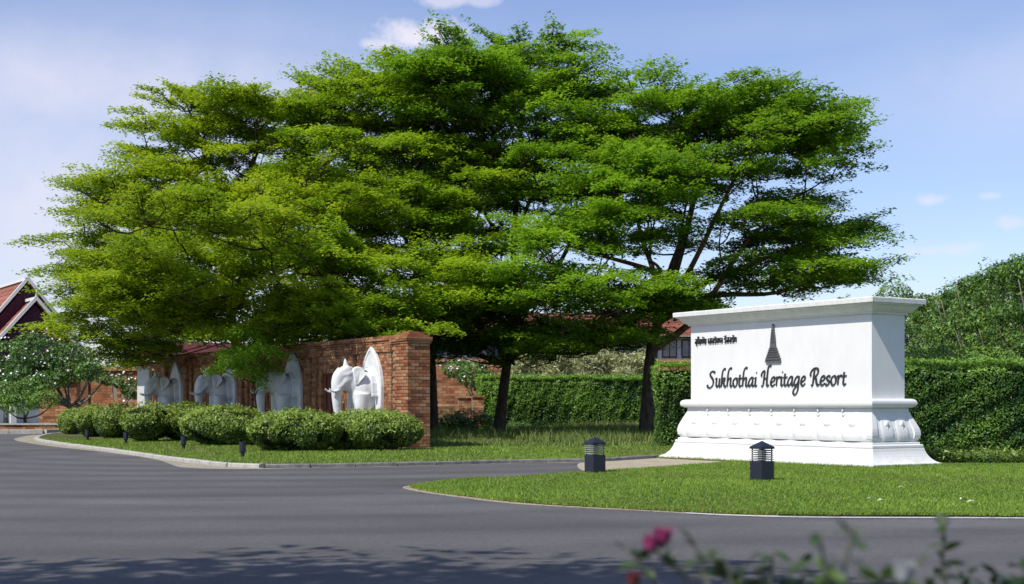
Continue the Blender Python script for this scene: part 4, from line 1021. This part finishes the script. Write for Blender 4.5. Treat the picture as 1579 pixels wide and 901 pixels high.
P = np.concatenate(Ps); leaf_obj('crown', P, .085, M['L_tree'], yt, .62+r.normal(0, .2, len(P)), up=.5, shape=.6, r=r)['kind'] = 'stuff'

# frangipanis on the far left
def L3(px, py, Y, a, b, c): q = at(px, py, Y); return ((q.x, q.y, q.z), (a, b, c))
leafy_tree('frangipani_tree', tuple(Vector((at(108, 640, 74).x, 74, .1))), [L3(60, 545, 74, 1.5, 1.3, 1.0), L3(110, 560, 74, 1.5, 1.4, 1.1), L3(140, 572, 73, .7, 1.0, .55), L3(75, 585, 73, 1.0, 1.0, .5), L3(40, 575, 74, 1.1, 1.2, 1.0), L3(165, 585, 73, .5, .7, .3)],
           'frangipani tree with white blossoms and grey forked branches before the left buildings', 'tree', None, 'L_frang', 201, 95, .17, .14, 'pale_bark', 2, 55, -.08)
leafy_tree('frangipani_tree', tuple(Vector((at(8, 640, 78).x, 78, .1))), [L3(10, 560, 78, 1.6, 1.3, 1.3), L3(-20, 590, 78, 1.6, 1.3, 1.2), L3(30, 600, 77, 1.2, 1.2, .8)],
           'frangipani tree with white blossoms cut by the left edge of the photo', 'tree', None, 'L_frang', 202, 90, .17, .12, 'pale_bark', 2, 45, -.08)
leafy_tree('green_bush', tuple(Vector((at(38, 645, 72).x, 72, .1))), [L3(15, 605, 72, 1.2, 1.0, .7), L3(50, 600, 72, 1.0, 1.0, .7), L3(70, 615, 71, .7, .8, .45), L3(25, 622, 71, 1.0, .8, .5)],
           'bright green leafy bush on a short trunk at the far left roadside', 'bush', None, 'L_far', 203, 130, .13, .09, 'bark', 1, 0, .15)
leafy_tree('frangipani_tree', tuple(Vector((at(180, 640, 72).x, 72, .1))), [L3(188, 590, 72, .7, .8, .35), L3(205, 605, 72, .7, .8, .4), L3(225, 590, 71, .6, .7, .5)],
           'small frangipani with white blossoms beside the white column', 'tree', None, 'L_frang', 204, 90, .16, .07, 'pale_bark', 1, 16, 0)
leafy_tree('frangipani_tree', tuple(Vector((at(735, 650, 80).x, 80, .1))), [L3(728, 578, 80, 1.0, 1.0, .8), L3(748, 590, 80, .9, .9, .8), L3(705, 570, 81, .9, .9, .6)],
           'small frangipani with white blossoms left of the far hedge', 'tree', None, 'L_frang', 205, 100, .16, .09, 'pale_bark', 1, 24, .1)
# pale cane plants over the far wall
kk = 0; CANE = ['first', 'second', 'third', 'fourth', 'fifth', 'sixth', 'seventh', 'eighth']
for px, top, Y in [(808, 548, 92), (832, 540, 93), (858, 543, 92), (884, 546, 94), (908, 548, 92), (932, 545, 93), (955, 552, 92), (980, 550, 93)]:
    base = Vector((at(px, 600, Y).x, Y, .1)); H_ = at(px, top, Y).z-.1
    rt = empty('cane_plant', base, 0, f'{CANE[kk]} pale cane plant counted from the left, in the row above the far hedge', 'plant', 'cane plants between the far hedge and brick wall'); r = np.random.default_rng(300+kk); kk += 1
    Pn = []
    for q in range(6):
        a = r.random()*6.28; tip = Vector((math.cos(a)*.55, math.sin(a)*.4, H_*(.72+.28*r.random()))); m_ = MB(); m_.tube([(0, 0, -.05), (tip.x*.5, tip.y*.5, tip.z*.55), tip], [.03, .022, .012], 5); m_.build('cane', M['pale_bark'], rt)
        Pn.append(np.array(tip)+r.normal(0, 1, (330, 3))*[.26, .26, .24]); Pn.append(np.array(tip)*[1, 1, .75]+r.normal(0, 1, (170, 3))*[.3, .3, .35])
    leaf_obj('foliage', np.concatenate(Pn), .36, M['L_palm'], rt, up=.1, shape=.22, r=r)['kind'] = 'stuff'
# row of tall dense trees receding on the right
labs = ['farthest and lowest looking tree in the dense green row at right, nearest the sign top', 'second tree from the sign in the dense green row', 'third tree from the sign in the dense green row', 'fourth tree from the sign in the dense green row', 'fifth tree from the sign in the dense green row', 'sixth tree from the sign, near the right edge of the photo', 'tallest looking dense tree cut by the right edge of the photo', 'dense tree just beyond the right edge of the photo']
rows = [(1428, 462, 104), (1450, 447, 97), (1475, 428, 91), (1503, 415, 85), (1533, 402, 80), (1562, 390, 75.5), (1593, 377, 71.5), (1628, 362, 67.5)]
for i, (px, top, Y) in enumerate(rows):
    zt_ = at(px, top, Y).z; X = at(px, top, Y).x; r = np.random.default_rng(400+i)
    lobes = [((X, Y, zt_*.52), (2.0, 2.5, zt_*.44))]
    for q in range(26):
        a = -r.random()*3.6+.25; hz_ = zt_*(.15+.78*r.random()); rr_ = 2.3*(1-.45*(hz_/zt_)**2); w_ = .34+.34*r.random(); lobes.append(((X+math.cos(a)*rr_, Y+math.sin(a)*rr_*1.15, hz_), (w_*1.2, w_*1.2, w_)))
    lobes.append(((X, Y, zt_-1.2), (1.1, 1.4, .8)))
    leafy_tree('dense_tree', (X, Y, .05), lobes, labs[i], 'tree', 'dense tall trees in a row on the right', 'L_far', 410+i, 55, .20, .16, 'pale_bark', 1, 0, -.10+.05*r.normal(), .12, (.14, 2.2))
for (px, top, Y, a, lb) in [(1465, 527, 55, 1.15, 'rounded bright shrub above the hedge, midway between sign and right edge'), (1545, 535, 53, .85, 'rounded bright shrub above the hedge near the right edge'), (1410, 538, 56, .8, 'bright shrub above the hedge right beside the white sign'), (1500, 545, 55, .8, 'small bright shrub above the hedge between two larger ones')]:
    q = at(px, top, Y); leafy_tree('rounded_shrub', (q.x, Y, .05), [((q.x, Y, q.z-a*.9), (a, a, a*.9)), ((q.x-.1, Y, q.z-a*2.0), (a*1.1, a, a))], lb, 'shrub', 'bright shrubs behind the right hedge', 'L_far', int(500+px), 190, .12, .06, 'bark', 1, 0, .22, .13)
# distant trees closing the view behind the group and the sign
dist = [(1215, 470, 112, 3.4, 'distant tree behind the top edge of the white sign, left'), (1300, 462, 115, 3.2, 'distant tree behind the top edge of the white sign, centre'), (1378, 438, 118, 2.6, 'distant rounded tree rising behind the sign corner'), (1130, 478, 112, 3.0, 'distant tree behind the open right crown above the lettering'),
        (250, 500, 120, 4.2, 'distant tree behind the leftmost shade tree'), (120, 560, 118, 3.5, 'distant tree behind the frangipani'), (440, 505, 125, 4.5, 'distant tree behind the elephant wall, left'), (560, 500, 125, 4.5, 'distant tree behind the elephant wall, middle'), (655, 515, 128, 4.0, 'distant tree behind the brick pillar'),
        (-60, 540, 130, 4.5, 'distant tree beyond the left edge of the photo'), (-230, 555, 140, 5, 'distant tree well left of the photo, by the hall'), (-420, 550, 145, 5.5, 'distant tree far left, second beyond the hall'), (-640, 556, 150, 5.5, 'distant tree far left, third beyond the hall'), (-880, 552, 150, 6, 'distant tree far left, fourth beyond the hall'), (-1150, 556, 150, 6, 'distant tree farthest to the left')]
for px, top, Y, a, lb in dist:
    q = at(px, top, Y); h = q.z
    leafy_tree('distant_tree', (q.x, Y, .05), [((q.x, Y, h*.55), (a*1.05, a, h*.42)), ((q.x+a*.55, Y-1, h*.6), (a*.6, a*.6, h*.25)), ((q.x-a*.6, Y, h*.5), (a*.6, a*.6, h*.3)), ((q.x+.2, Y, h-1.1), (a*.6, a*.6, 1.2))], lb, 'tree', 'distant trees closing the view', 'L_far', int(3000+px), 34, .26, .2, 'bark', 1, 0, 0, .12, (.12, 1.5))
# out-of-view trees at left, added to darken the near road with their shade
for i, (x_, y_, h_, lb) in enumerate([(-6.4, 3.7, 9.6, 'unseen tree added beside the viewpoint to shade the near road'), (-10.5, 2.4, 9.5, 'unseen tree added farther left to shade the near road')]):
    lobes = [((x_, y_+1.5, h_*.84), (3.6, 3.0, 1.6)), ((x_+2.6, y_+1.5, h_*.84), (2.4, 2.2, 1.2)), ((x_-2.2, y_+.5, h_*.7), (2, 2, 1.6))]
    leafy_tree('road_shade_tree', (x_, y_, 0), lobes, lb, 'tree', 'unseen trees added to shade the near road', 'L_tree', 700+i, 26, .36, .2, 'bark', 1, shell=.50, clump=(.30, .9))

# ------------------------------------------------------------------ buildings
def slab(mbx, a, b, c, d, t):      # thick panel from four corners, thickness t along its normal
    a, b, c, d = map(Vector, (a, b, c, d)); n = (b-a).cross(d-a).normalized()*t
    mbx.add([a, b, c, d, a+n, b+n, c+n, d+n], [(0, 1, 2, 3), (7, 6, 5, 4), (0, 4, 5, 1), (1, 5, 6, 2), (2, 6, 7, 3), (3, 7, 4, 0)])
# Thai hall, far left: gable ends face the near right
hall = empty('thai_hall', Vector((at(42.6, 600, 95).x, 95, 0)), math.atan2(.53, .85), 'Thai style hall with steep red tiled roofs, white bargeboards and maroon gables', 'building')
# local: x along gable plane to the right, y away along the ridge (world (-.53,.85)), z up
za = at(42.6, 432.7, 95).z; zb = at(55, 463, 93.1).z
def gable(y0, y1, z, hw, dz, lab):
    run = [(0, 0), (.55, .52), (1, 1)]
    g = MB(); g.prism([(-hw+.25, z-dz), (0, z-.25), (hw-.25, z-dz)], lambda a, b, d: (a, d, b), y0+.25, y0+.35); gb = g.build('gable_panel', M['maroon'], hall)
    for i in range(1, 9):    # upright boards
        for s in (-1, 1):
            x_ = s*(i-.5)*hw/8.5; top_ = z-.3-abs(x_)*dz/hw-.1
            if top_ > z-dz+.2:
                b = MB(); b.box((x_-.02, y0+.22, z-dz+.05), (x_+.02, y0+.255, top_)); b.build('gable_batten', M['maroon'], gb)
    for s in (-1, 1):
        m_ = MB(); pts = [(s*hw*u, z-dz*v) for u, v in run]
        # roof plane in courses
        nc = 14
        for k in range(nc):
            def pt(v):
                f = v*2; i0 = min(1, int(f)); t = f-i0; return (pts[i0][0]*(1-t)+pts[i0+1][0]*t, pts[i0][1]*(1-t)+pts[i0+1][1]*t)
            p0, p1 = pt(k/nc), pt(min(1, (k+1.15)/nc))
            if s > 0: slab(m_, (p0[0], y0, p0[1]-.02), (p1[0], y0, p1[1]+.02), (p1[0], y1, p1[1]+.02), (p0[0], y1, p0[1]-.02), -.05)
            else: slab(m_, (p0[0], y1, p0[1]-.02), (p1[0], y1, p1[1]+.02), (p1[0], y0, p1[1]+.02), (p0[0], y0, p0[1]-.02), -.05)
        m_.build('tiled_roof', M['roof'], hall)
        b = MB(); L_ = [(0, z+.30)]+[(s*(hw+.1)*u, z+.10-dz*v) for u, v in run[1:]]; Lb = [(x_*1.0, z_-.32) for x_, z_ in L_]
        b.prism(L_+Lb[::-1], lambda a, bb, d: (a, d, bb), y0-.12, y0+.10); b.build('bargeboard', M['white'], hall)
    b = MB(); b.box((-.14, y0, z+.02), (.14, y1, z+.20)); b.build('ridge_cap', M['white'], hall)
    f = MB(); f.tube([(0, y0-.02, z+.2), (0, y0-.1, z+.45), (0, y0-.02, z+.75)], [.07, .05, .015], 6); f.build('finial', M['white'], hall)
gable(0, 16, za, 4.2, 5.2, '')
gable(-2.3, 14, zb, 4.3, 5.0, '')
m_ = MB(); m_.box((-3.6, -1.4, 0), (3.6, 14.8, zb-4.6)); m_.build('wall', M['white'], hall)
for x_ in (-3.9, -1.4, 1.4, 3.9):
    c = MB(); c.box((x_-.18, -2.2, 0), (x_+.18, -1.84, zb-4.7)); c.build('column', M['white'], hall)
for x_ in (-2.4, 0, 2.4):
    w_ = MB(); w_.box((x_-.5, -1.46, 1), (x_+.5, -1.403, 2.6)); f = w_.build('window', M['window_frame'], hall); p = MB(); p.box((x_-.42, -1.48, 1.08), (x_+.42, -1.462, 2.52)); p.build('pane', M['glass'], f)

# orange brick outbuilding with slit windows
oY = 84.0
def brick_house(name, px0, px1, ytop, Y, depth, label, slits, pier=True, ledge=None):
    X0, X1 = at(px0, 0, Y).x, at(px1, 0, Y).x; H = at(0, ytop, Y).z; h = empty(name, (X0, Y, 0), 0, label, 'building'); Wd = X1-X0
    m_ = MB(); m_.box((0, .03, 0), (Wd, depth, H)); m_.build('wall', M['mortar'], h)
    b = MB(); 
    segs = [(0, Wd)]
    cuts = sorted((at(a, 0, Y).x-X0, at(c, 0, Y).x-X0) for a, c, _, _ in slits)
    zs = [at(0, y, Y).z for _, _, y, _ in slits]; ze = [at(0, y, Y).z for _, _, _, y in slits]
    if cuts:
        zt_, zb_ = max(zs), min(ze); x = 0; reg = []
        for a, c in cuts: reg.append((x, a, zb_, zt_)); x = c
        reg.append((x, Wd, zb_, zt_)); reg += [(0, Wd, .0, zb_), (0, Wd, zt_, H)]
    else: reg = [(0, Wd, 0, H)]
    for a, c, z0, z1 in reg:
        nz = max(1, round((z1-z0)/.16)); hh = (z1-z0)/nz
        for k in range(nz):
            n_ = int((c-a)/.48)+2
            for i in range(n_):
                u0 = max(a, a-(k % 2)*.24+i*.48)+.006; u1 = min(c, a-(k % 2)*.24+(i+1)*.48)-.006
                if u1-u0 > .03: b.box((u0, random.uniform(-.006, .006), z0+k*hh+.006), (u1, .04, z0+(k+1)*hh-.006))
    b.build('wall_bricks', M['brick_far'], h, kind='stuff')
    for a, c in cuts:
        w_ = MB(); w_.box((a, .035, zb_), (c, .055, zt_)); w_.build('window', M['glass'], h)
    if ledge:
        l0, l1, y = ledge; z = at(0, y, Y).z; q = MB(); q.box((at(l0, 0, Y).x-X0, -.14, z-.07), (at(l1, 0, Y).x-X0, -.007, z+.05)); q.build('window_sill', M['brick_far'], h)
    if pier:
        q = MB(); q.box((-.02, -.14, 0), (.42, -.007, H)); q.build('corner_pier', M['brick_far'], h)
    c = MB(); c.box((-.15, -.18, H), (Wd+.15, depth, H+.14)); c.build('coping', M['brick_far'], h)
    return h
brick_house('brick_outbuilding', 126, 236, 572, oY, 5, 'low orange brick building with two dark slit windows left of the white column', [(174, 180, 586, 617), (187, 193, 586, 616)], ledge=(166, 196, 621))
brick_house('brick_annex', 60, 118, 590, 86, 4, 'low shaded brick building behind the frangipani trunks', [], pier=False)
# garden pavilion with white column and red roof, behind the far elephant
PY = 68.0; pv = empty('entrance_pavilion', (at(223, 0, PY).x, PY, 0), 0, 'red roofed pavilion with white column behind the farthest elephant', 'building')
for x_ in (0, 4.4):
    for y_ in (0, 4.0):
        c = MB(); c.box((x_-.28, y_-.28, .0), (x_+.28, y_+.28, 3.05)); c.build('column', M['white'], pv, bevel=.02)
        c = MB(); c.box((x_-.34, y_-.34, 3.052), (x_+.34, y_+.34, 3.16)); c.build('capital', M['white'], pv)
bm_ = MB(); bm_.box((-1.1, -.5, 3.165), (5.5, 4.5, 3.36)); bm_.build('beam', M['red'], pv)
rf = MB(); e0, e1, f0, f1, zz, zr = -1.5, 5.9, -.9, 4.9, 3.37, 4.35
rf.add([(e0, f0, zz), (e1, f0, zz), (e1, f1, zz), (e0, f1, zz), (e0+1.6, 2, zr), (e1-1.6, 2, zr)], [(3, 2, 1, 0), (0, 1, 5, 4), (1, 2, 5), (2, 3, 4, 5), (3, 0, 4)])
rf.build('roof', M['dark_red'], pv)
f_ = MB(); f_.box((e0-.03, f0-.06, zz-.02), (e1+.03, f0-.005, zz+.16)); f_.build('fascia', M['white'], pv)
# long two-storey resort building at the back
RY = 108.0; rs = empty('resort_building', (at(560, 0, RY).x, RY, 0), R(3), 'long two-storey brick resort building with tiled roof beyond the far hedge', 'building')
WL = at(1120, 0, RY).x-at(560, 0, RY).x; z1, z2, z3 = 4.6, 6.5, 8.5
m_ = MB(); m_.box((0, .03, 0), (WL, 8, z1)); m_.build('lower_wall', M['mortar'], rs)
b = MB(); nz = int(z1/.2)
for k in range(nz):
    x_ = -(k % 2)*.3
    while x_ < WL:
        b.box((max(0, x_)+.01, random.uniform(-.008, .008), k*.2+.008), (min(WL, x_+.6)-.01, .04, k*.2+.192)); x_ += .6
b.build('wall_bricks', M['brick_far'], rs, kind='stuff')
m_ = MB(); m_.box((-.1, -.12, z1+.002), (WL+.1, 8.1, z1+.2)); m_.build('string_course', M['brick_far'], rs)
m_ = MB(); m_.box((0, .5, z1+.2), (WL, 8, z2)); m_.build('upper_wall', M['window_frame'], rs)
x_ = .35
while x_ < WL-1.2:
    f = MB(); f.box((x_, .40, z1+.35), (x_+1.15, .497, z2-.15)); ff = f.build('window', M['dark_timber'], rs); p = MB(); p.box((x_+.08, .36, z1+.45), (x_+.54, .398, z2-.25)); p.build('pane', M['glass'], ff); p = MB(); p.box((x_+.61, .36, z1+.45), (x_+1.07, .398, z2-.25)); p.build('pane', M['glass'], ff); x_ += 1.5
rf = MB(); nc = 14
for k in range(nc):
    y0, y1 = -.7+k*.33, -.7+(k+1.12)*.33; za_, zb_ = z2+k*(z3-z2)/nc, z2+(k+1.12)*(z3-z2)/nc
    x_ = -.6+(k % 2)*.5; 
    slab(rf, (-.6, y0, za_+.06), (WL+.6, y0, za_+.06), (WL+.6, y1, zb_), (-.6, y1, zb_), .05)
rf.build('tiled_roof', M['roof'], rs)
m_ = MB(); m_.box((-.6, -.5, z2-.0), (WL+.6, 3.9, z2+.05)); m_.build('eave', M['dark_timber'], rs)
# brick planter boxes left of the far hedge
def planter(px0, px1, ytop, Y, label):
    X0, X1 = at(px0, 0, Y).x, at(px1, 0, Y).x; H = at(0, ytop, Y).z-LZ; p = empty('brick_planter', (X0, Y, LZ), R(4), label, 'planter', 'brick planters by the far hedge')
    b = MB(); Wd = X1-X0; nz = int(H/.13)
    for k in range(nz):
        x_ = -(k % 2)*.15
        while x_ < Wd: b.box((max(0, x_)+.006, random.uniform(0, .012), k*H/nz+.006), (min(Wd, x_+.3)-.006, .05, (k+1)*H/nz-.006)); x_ += .3
    b.build('planter_bricks', M['brick_far'], p, kind='stuff')
    c = MB(); c.box((.0, .03, 0), (Wd, 1.0, H-.01)); c.build('planter_core', M['mortar'], p)
    c = MB(); c.box((-.06, -.07, H), (Wd+.06, 1.06, H+.08)); c.build('coping', M['brick_far'], p)
planter(707, 727, 614, 72, 'orange brick planter, left one of two by the far hedge'); planter(729, 746, 613, 74, 'orange brick planter, right one of two touching the far hedge')
# small shrubs under the trees
for i, (px, py, Y, a, hh, lb) in enumerate([(690, 0, 66, .9, .85, 'low bright bush right of the brick pillar'), (725, 0, 62, 1.0, .95, 'low dark bush between pillar and straight trunk'), (655+45, 0, 56, .8, .75, 'low dark bush close behind the brick pillar'), (800, 0, 70, .7, .35, 'small bush right of the straight dark trunk')]):
    q = at(px, 600, Y); leafy_tree('low_bush', (q.x, Y, LZ), [((q.x, Y, LZ+hh*.6), (a, .7, hh*.6)), ((q.x+a*.5, Y, LZ+hh*.5), (a*.6, .6, hh*.5))], lb, 'bush', 'low bushes under the shade trees', 'L_hedge', 800+i, 200, .10, .03, 'bark', 1, 0, .15 if i == 0 else -.1)
# far left roadside: low planter wall and kerb
lw = empty('low_brick_wall', (at(-60, 0, 86).x, 86-20, 0), 0, 'low brick edging wall along the far road at left', 'wall')
x0_, x1_ = at(-70, 0, 68).x-lw.location.x, at(97, 0, 68).x-lw.location.x
lw.location.y = 68
c = MB(); c.box((x0_, .02, 0), (x1_, .5, .36)); c.build('wall_core', M['mortar'], lw)
b = MB()
for k in range(3):
    x_ = x0_-(k % 2)*.2
    while x_ < x1_: b.box((max(x0_, x_)+.006, 0, k*.12+.006), (min(x1_, x_+.4)-.006, .04, k*.12+.114)); x_ += .4
b.build('edging_bricks', M['brick_far'], lw, kind='stuff')
c = MB(); c.box((x0_-.05, -.06, .361), (x1_+.05, .56, .43)); c.build('coping', M['concrete'], lw)
k3 = [at(-90, 0, 64), at(0, 0, 64.5), at(80, 0, 65), at(100, 0, 66)]; k3 = [Vector((p.x, p.y, 0)) for p in k3]
kerbline(smooth(k3[::-1], 4), 'far_kerb', None, M['concrete'], h=.2, w=.2, step=1.6, out=1)
sheet('far_bank_lawn', [(-60, 65.2), (at(97, 0, 65.3).x, 65.3), (at(118, 0, 66).x, 66.5), (-13, 95), (-20, 120), (-60, 120)], .12, M['brown_lawn'], base=-.02)

# ------------------------------------------------------------------ roses close to the camera
lm = None
def rose_leaf_mesh(i):
    V = [(0, 0, 0), (.25, .16, .03), (.6, .24, .05), (.9, .12, .02), (1.1, 0, -.06), (.9, -.12, .02), (.6, -.24, .05), (.25, -.16, .03), (.5, 0, -.02)]
    Fc = [(0, 1, 8), (1, 2, 8), (2, 3, 8), (3, 4, 8), (4, 5, 8), (5, 6, 8), (6, 7, 8), (7, 0, 8)]
    me = arr_mesh('leaf', np.array(V), np.array(Fc), np.full(8, [.1, .35, .6, .95][i])); me.materials.append(M['rose_leaf']); return me
RL = [rose_leaf_mesh(i) for i in range(4)]
def rose_bush(px0, Y, label, stems, seed, tone=(0, 1)):
    r = random.Random(seed); base = Vector((at(px0, 0, Y).x, Y, 0)); root = empty('rose_bush', base, 0, label, 'rose bush', 'rose bushes in front of the viewpoint')
    for st in stems:
        P = [at(a, b, Y+dy)-base for a, b, dy in st['p']]; P = [Vector((P[0].x*.6, P[0].y, -.0))]+P; path = smooth(P, 5); n = len(path)
        m_ = MB(); m_.tube(path, [.006*(1-.6*i/n) for i in range(n)], 6); so = m_.build('stem', M['rose_stem'], root, shade=True)
        m0 = int(n*.5); cnt = st.get('n', 8)
        for i in range(cnt):
            p = path[min(n-1, m0+int((n-1-m0)*(i+1)/cnt))]; a = r.random()*6.28; s = r.uniform(.028, .05)*st.get('s', 1)
            o = bpy.data.objects.new('leaf', RL[r.choice(tone)]); COL.objects.link(o); o.parent = root; o.location = p
            o.rotation_euler = (r.uniform(-.7, .7), r.uniform(-.9, .6), a); o.scale = (s, s*1.25, s)
    return root
def flower(root, p, s, mat, name='blossom'):
    p = Vector(p)-root.location; f = empty(name, p); f.parent = root
    for i in range(9):
        a = i*2.4; rr_ = .25+.05*i; m_ = MB(); V = []; Fc = []
        for u in range(5):
            for v in range(5):
                th = (v-2)/2*.75; h = u/4; w_ = math.sin(h*2.4+.25); rad_ = s*(rr_*.55+.45*h*rr_+.15)
                V.append((math.cos(a+th*w_)*rad_, math.sin(a+th*w_)*rad_, s*(h*1.25-.1)*(1-.25*abs(v-2)/2)))
        for u in range(4):
            for v in range(4): q = u*5+v; Fc.append((q, q+1, q+6, q+5))
        m_.add(V, Fc); m_.build('petal', mat, f, shade=True)
    m_ = MB(); m_.ell((0, 0, -.05*s), (.3*s, .3*s, .35*s), nu=8, nv=5); m_.build('sepal_cup', M['rose_stem'], f)
    return f
rb1 = rose_bush(1040, 2.9, 'rose bush with magenta blossom and dark bud, left end of the foreground', [
    dict(p=[(1100, 960, 0), (1060, 895, 0), (1025, 865, 0), (1008, 845, 0)], n=7), dict(p=[(1010, 950, .05), (1000, 890, .05), (985, 865, .05), (968, 850, .05)], n=8), dict(p=[(1090, 960, 0), (1085, 890, 0), (1075, 850, 0), (1068, 835, 0)], n=8),
    dict(p=[(990, 960, 0), (978, 925, 0), (976, 900, 0)], n=4), dict(p=[(1120, 960, .1), (1110, 890, .1), (1100, 862, .1)], n=9)], 1, (1, 2, 1, 0))
flower(rb1, at(1020, 838, 2.9), .030, M['rose_petal']); flower(rb1, at(1003, 846, 2.88), .026, M['rose_petal']); flower(rb1, at(976, 900, 2.9), .022, M['bud_red'], 'bud')
rb2 = rose_bush(1180, 3.1, 'leafy rose bush without flowers in the middle of the foreground', [
    dict(p=[(1130+i*22, 980, .05*(i % 3)), (1125+i*23+(-1)**i*6, 915, .05*(i % 3)), (1120+i*24, t_, .05*(i % 3))], n=10, s=1.1) for i, t_ in enumerate([868, 880, 872, 850, 880, 865, 885, 872])], 2, (0, 0, 1, 1))
rb3 = rose_bush(1330, 2.6, 'rose bush with pale green tall shoots in the right foreground', [
    dict(p=[(1330, 990, 0), (1300, 900, 0), (1312, 840, 0), (1318, 812, 0)], n=9, s=.9), dict(p=[(1290, 990, 0), (1285, 930, 0), (1270, 880, 0)], n=8), dict(p=[(1340, 990, .1), (1350, 930, .1), (1365, 885, .1)], n=12, s=1.2), dict(p=[(1380, 990, .1), (1390, 920, .1), (1400, 888, .1)], n=12, s=1.2), dict(p=[(1310, 985, 0), (1275, 880, 0), (1262, 822, 0)], n=3, s=.9)], 3, (3, 3, 2, 1))
rb4 = rose_bush(1480, 3.3, 'rose bush with one tall dark shoot near the right edge of the foreground', [
    dict(p=[(1465, 990, 0), (1458, 900, 0), (1452, 850, 0), (1462, 795, 0)], n=16, s=1.05), dict(p=[(1490, 990, 0), (1492, 920, 0), (1496, 880, 0)], n=10), dict(p=[(1530, 990, 0), (1530, 920, 0), (1540, 888, 0)], n=10, s=1.2), dict(p=[(1570, 990, 0), (1575, 920, 0), (1580, 875, 0)], n=14, s=1.3), dict(p=[(1440, 990, 0), (1430, 920, 0), (1425, 890, 0)], n=10)], 4, (0, 1, 1, 0))
flower(rb3, at(1392, 893, 2.6), .03, M['pale_petal'], 'pale_blossom'); flower(rb3, at(1300, 898, 2.6), .018, M['pale_petal'], 'pale_blossom')

# fallen leaves on the lawn
for i, (px, py) in enumerate([(1490, 780), (1481, 776), (1395, 757), (1345, 775), (1560, 765), (1352, 778)]):
    p = gnd(px, py, .0); m_ = MB(); s = .055
    a = i*1.3; d = Vector((math.cos(a), math.sin(a)*.6, 0)); n_ = Vector((-d.y, d.x, 0))
    m_.add([(0, 0, .05), d*s+n_*s*.3+Vector((0, 0, .075)), d*s*2+Vector((0, 0, .06)), d*s-n_*s*.3+Vector((0, 0, .07))], [(0, 1, 2, 3)])
    lbs = ['pale fallen leaf on the lawn, larger of the close pair near the white line', 'pale fallen leaf on the lawn, smaller of the close pair near the white line', 'pale fallen leaf on the lawn below the right corner of the sign', 'pale fallen leaf on the lawn midway below the sign corner', 'yellow fallen leaf on the lawn at the right edge', 'pale fallen leaf lying just below another under the sign corner']
    o = m_.build('fallen_leaf', M['blossom'] if i != 4 else M['L_palm'], None, label=lbs[i], cat='leaf', group='fallen leaves on the sign lawn'); o.location = p
    o.modifiers.new('thick', 'SOLIDIFY').thickness = .004
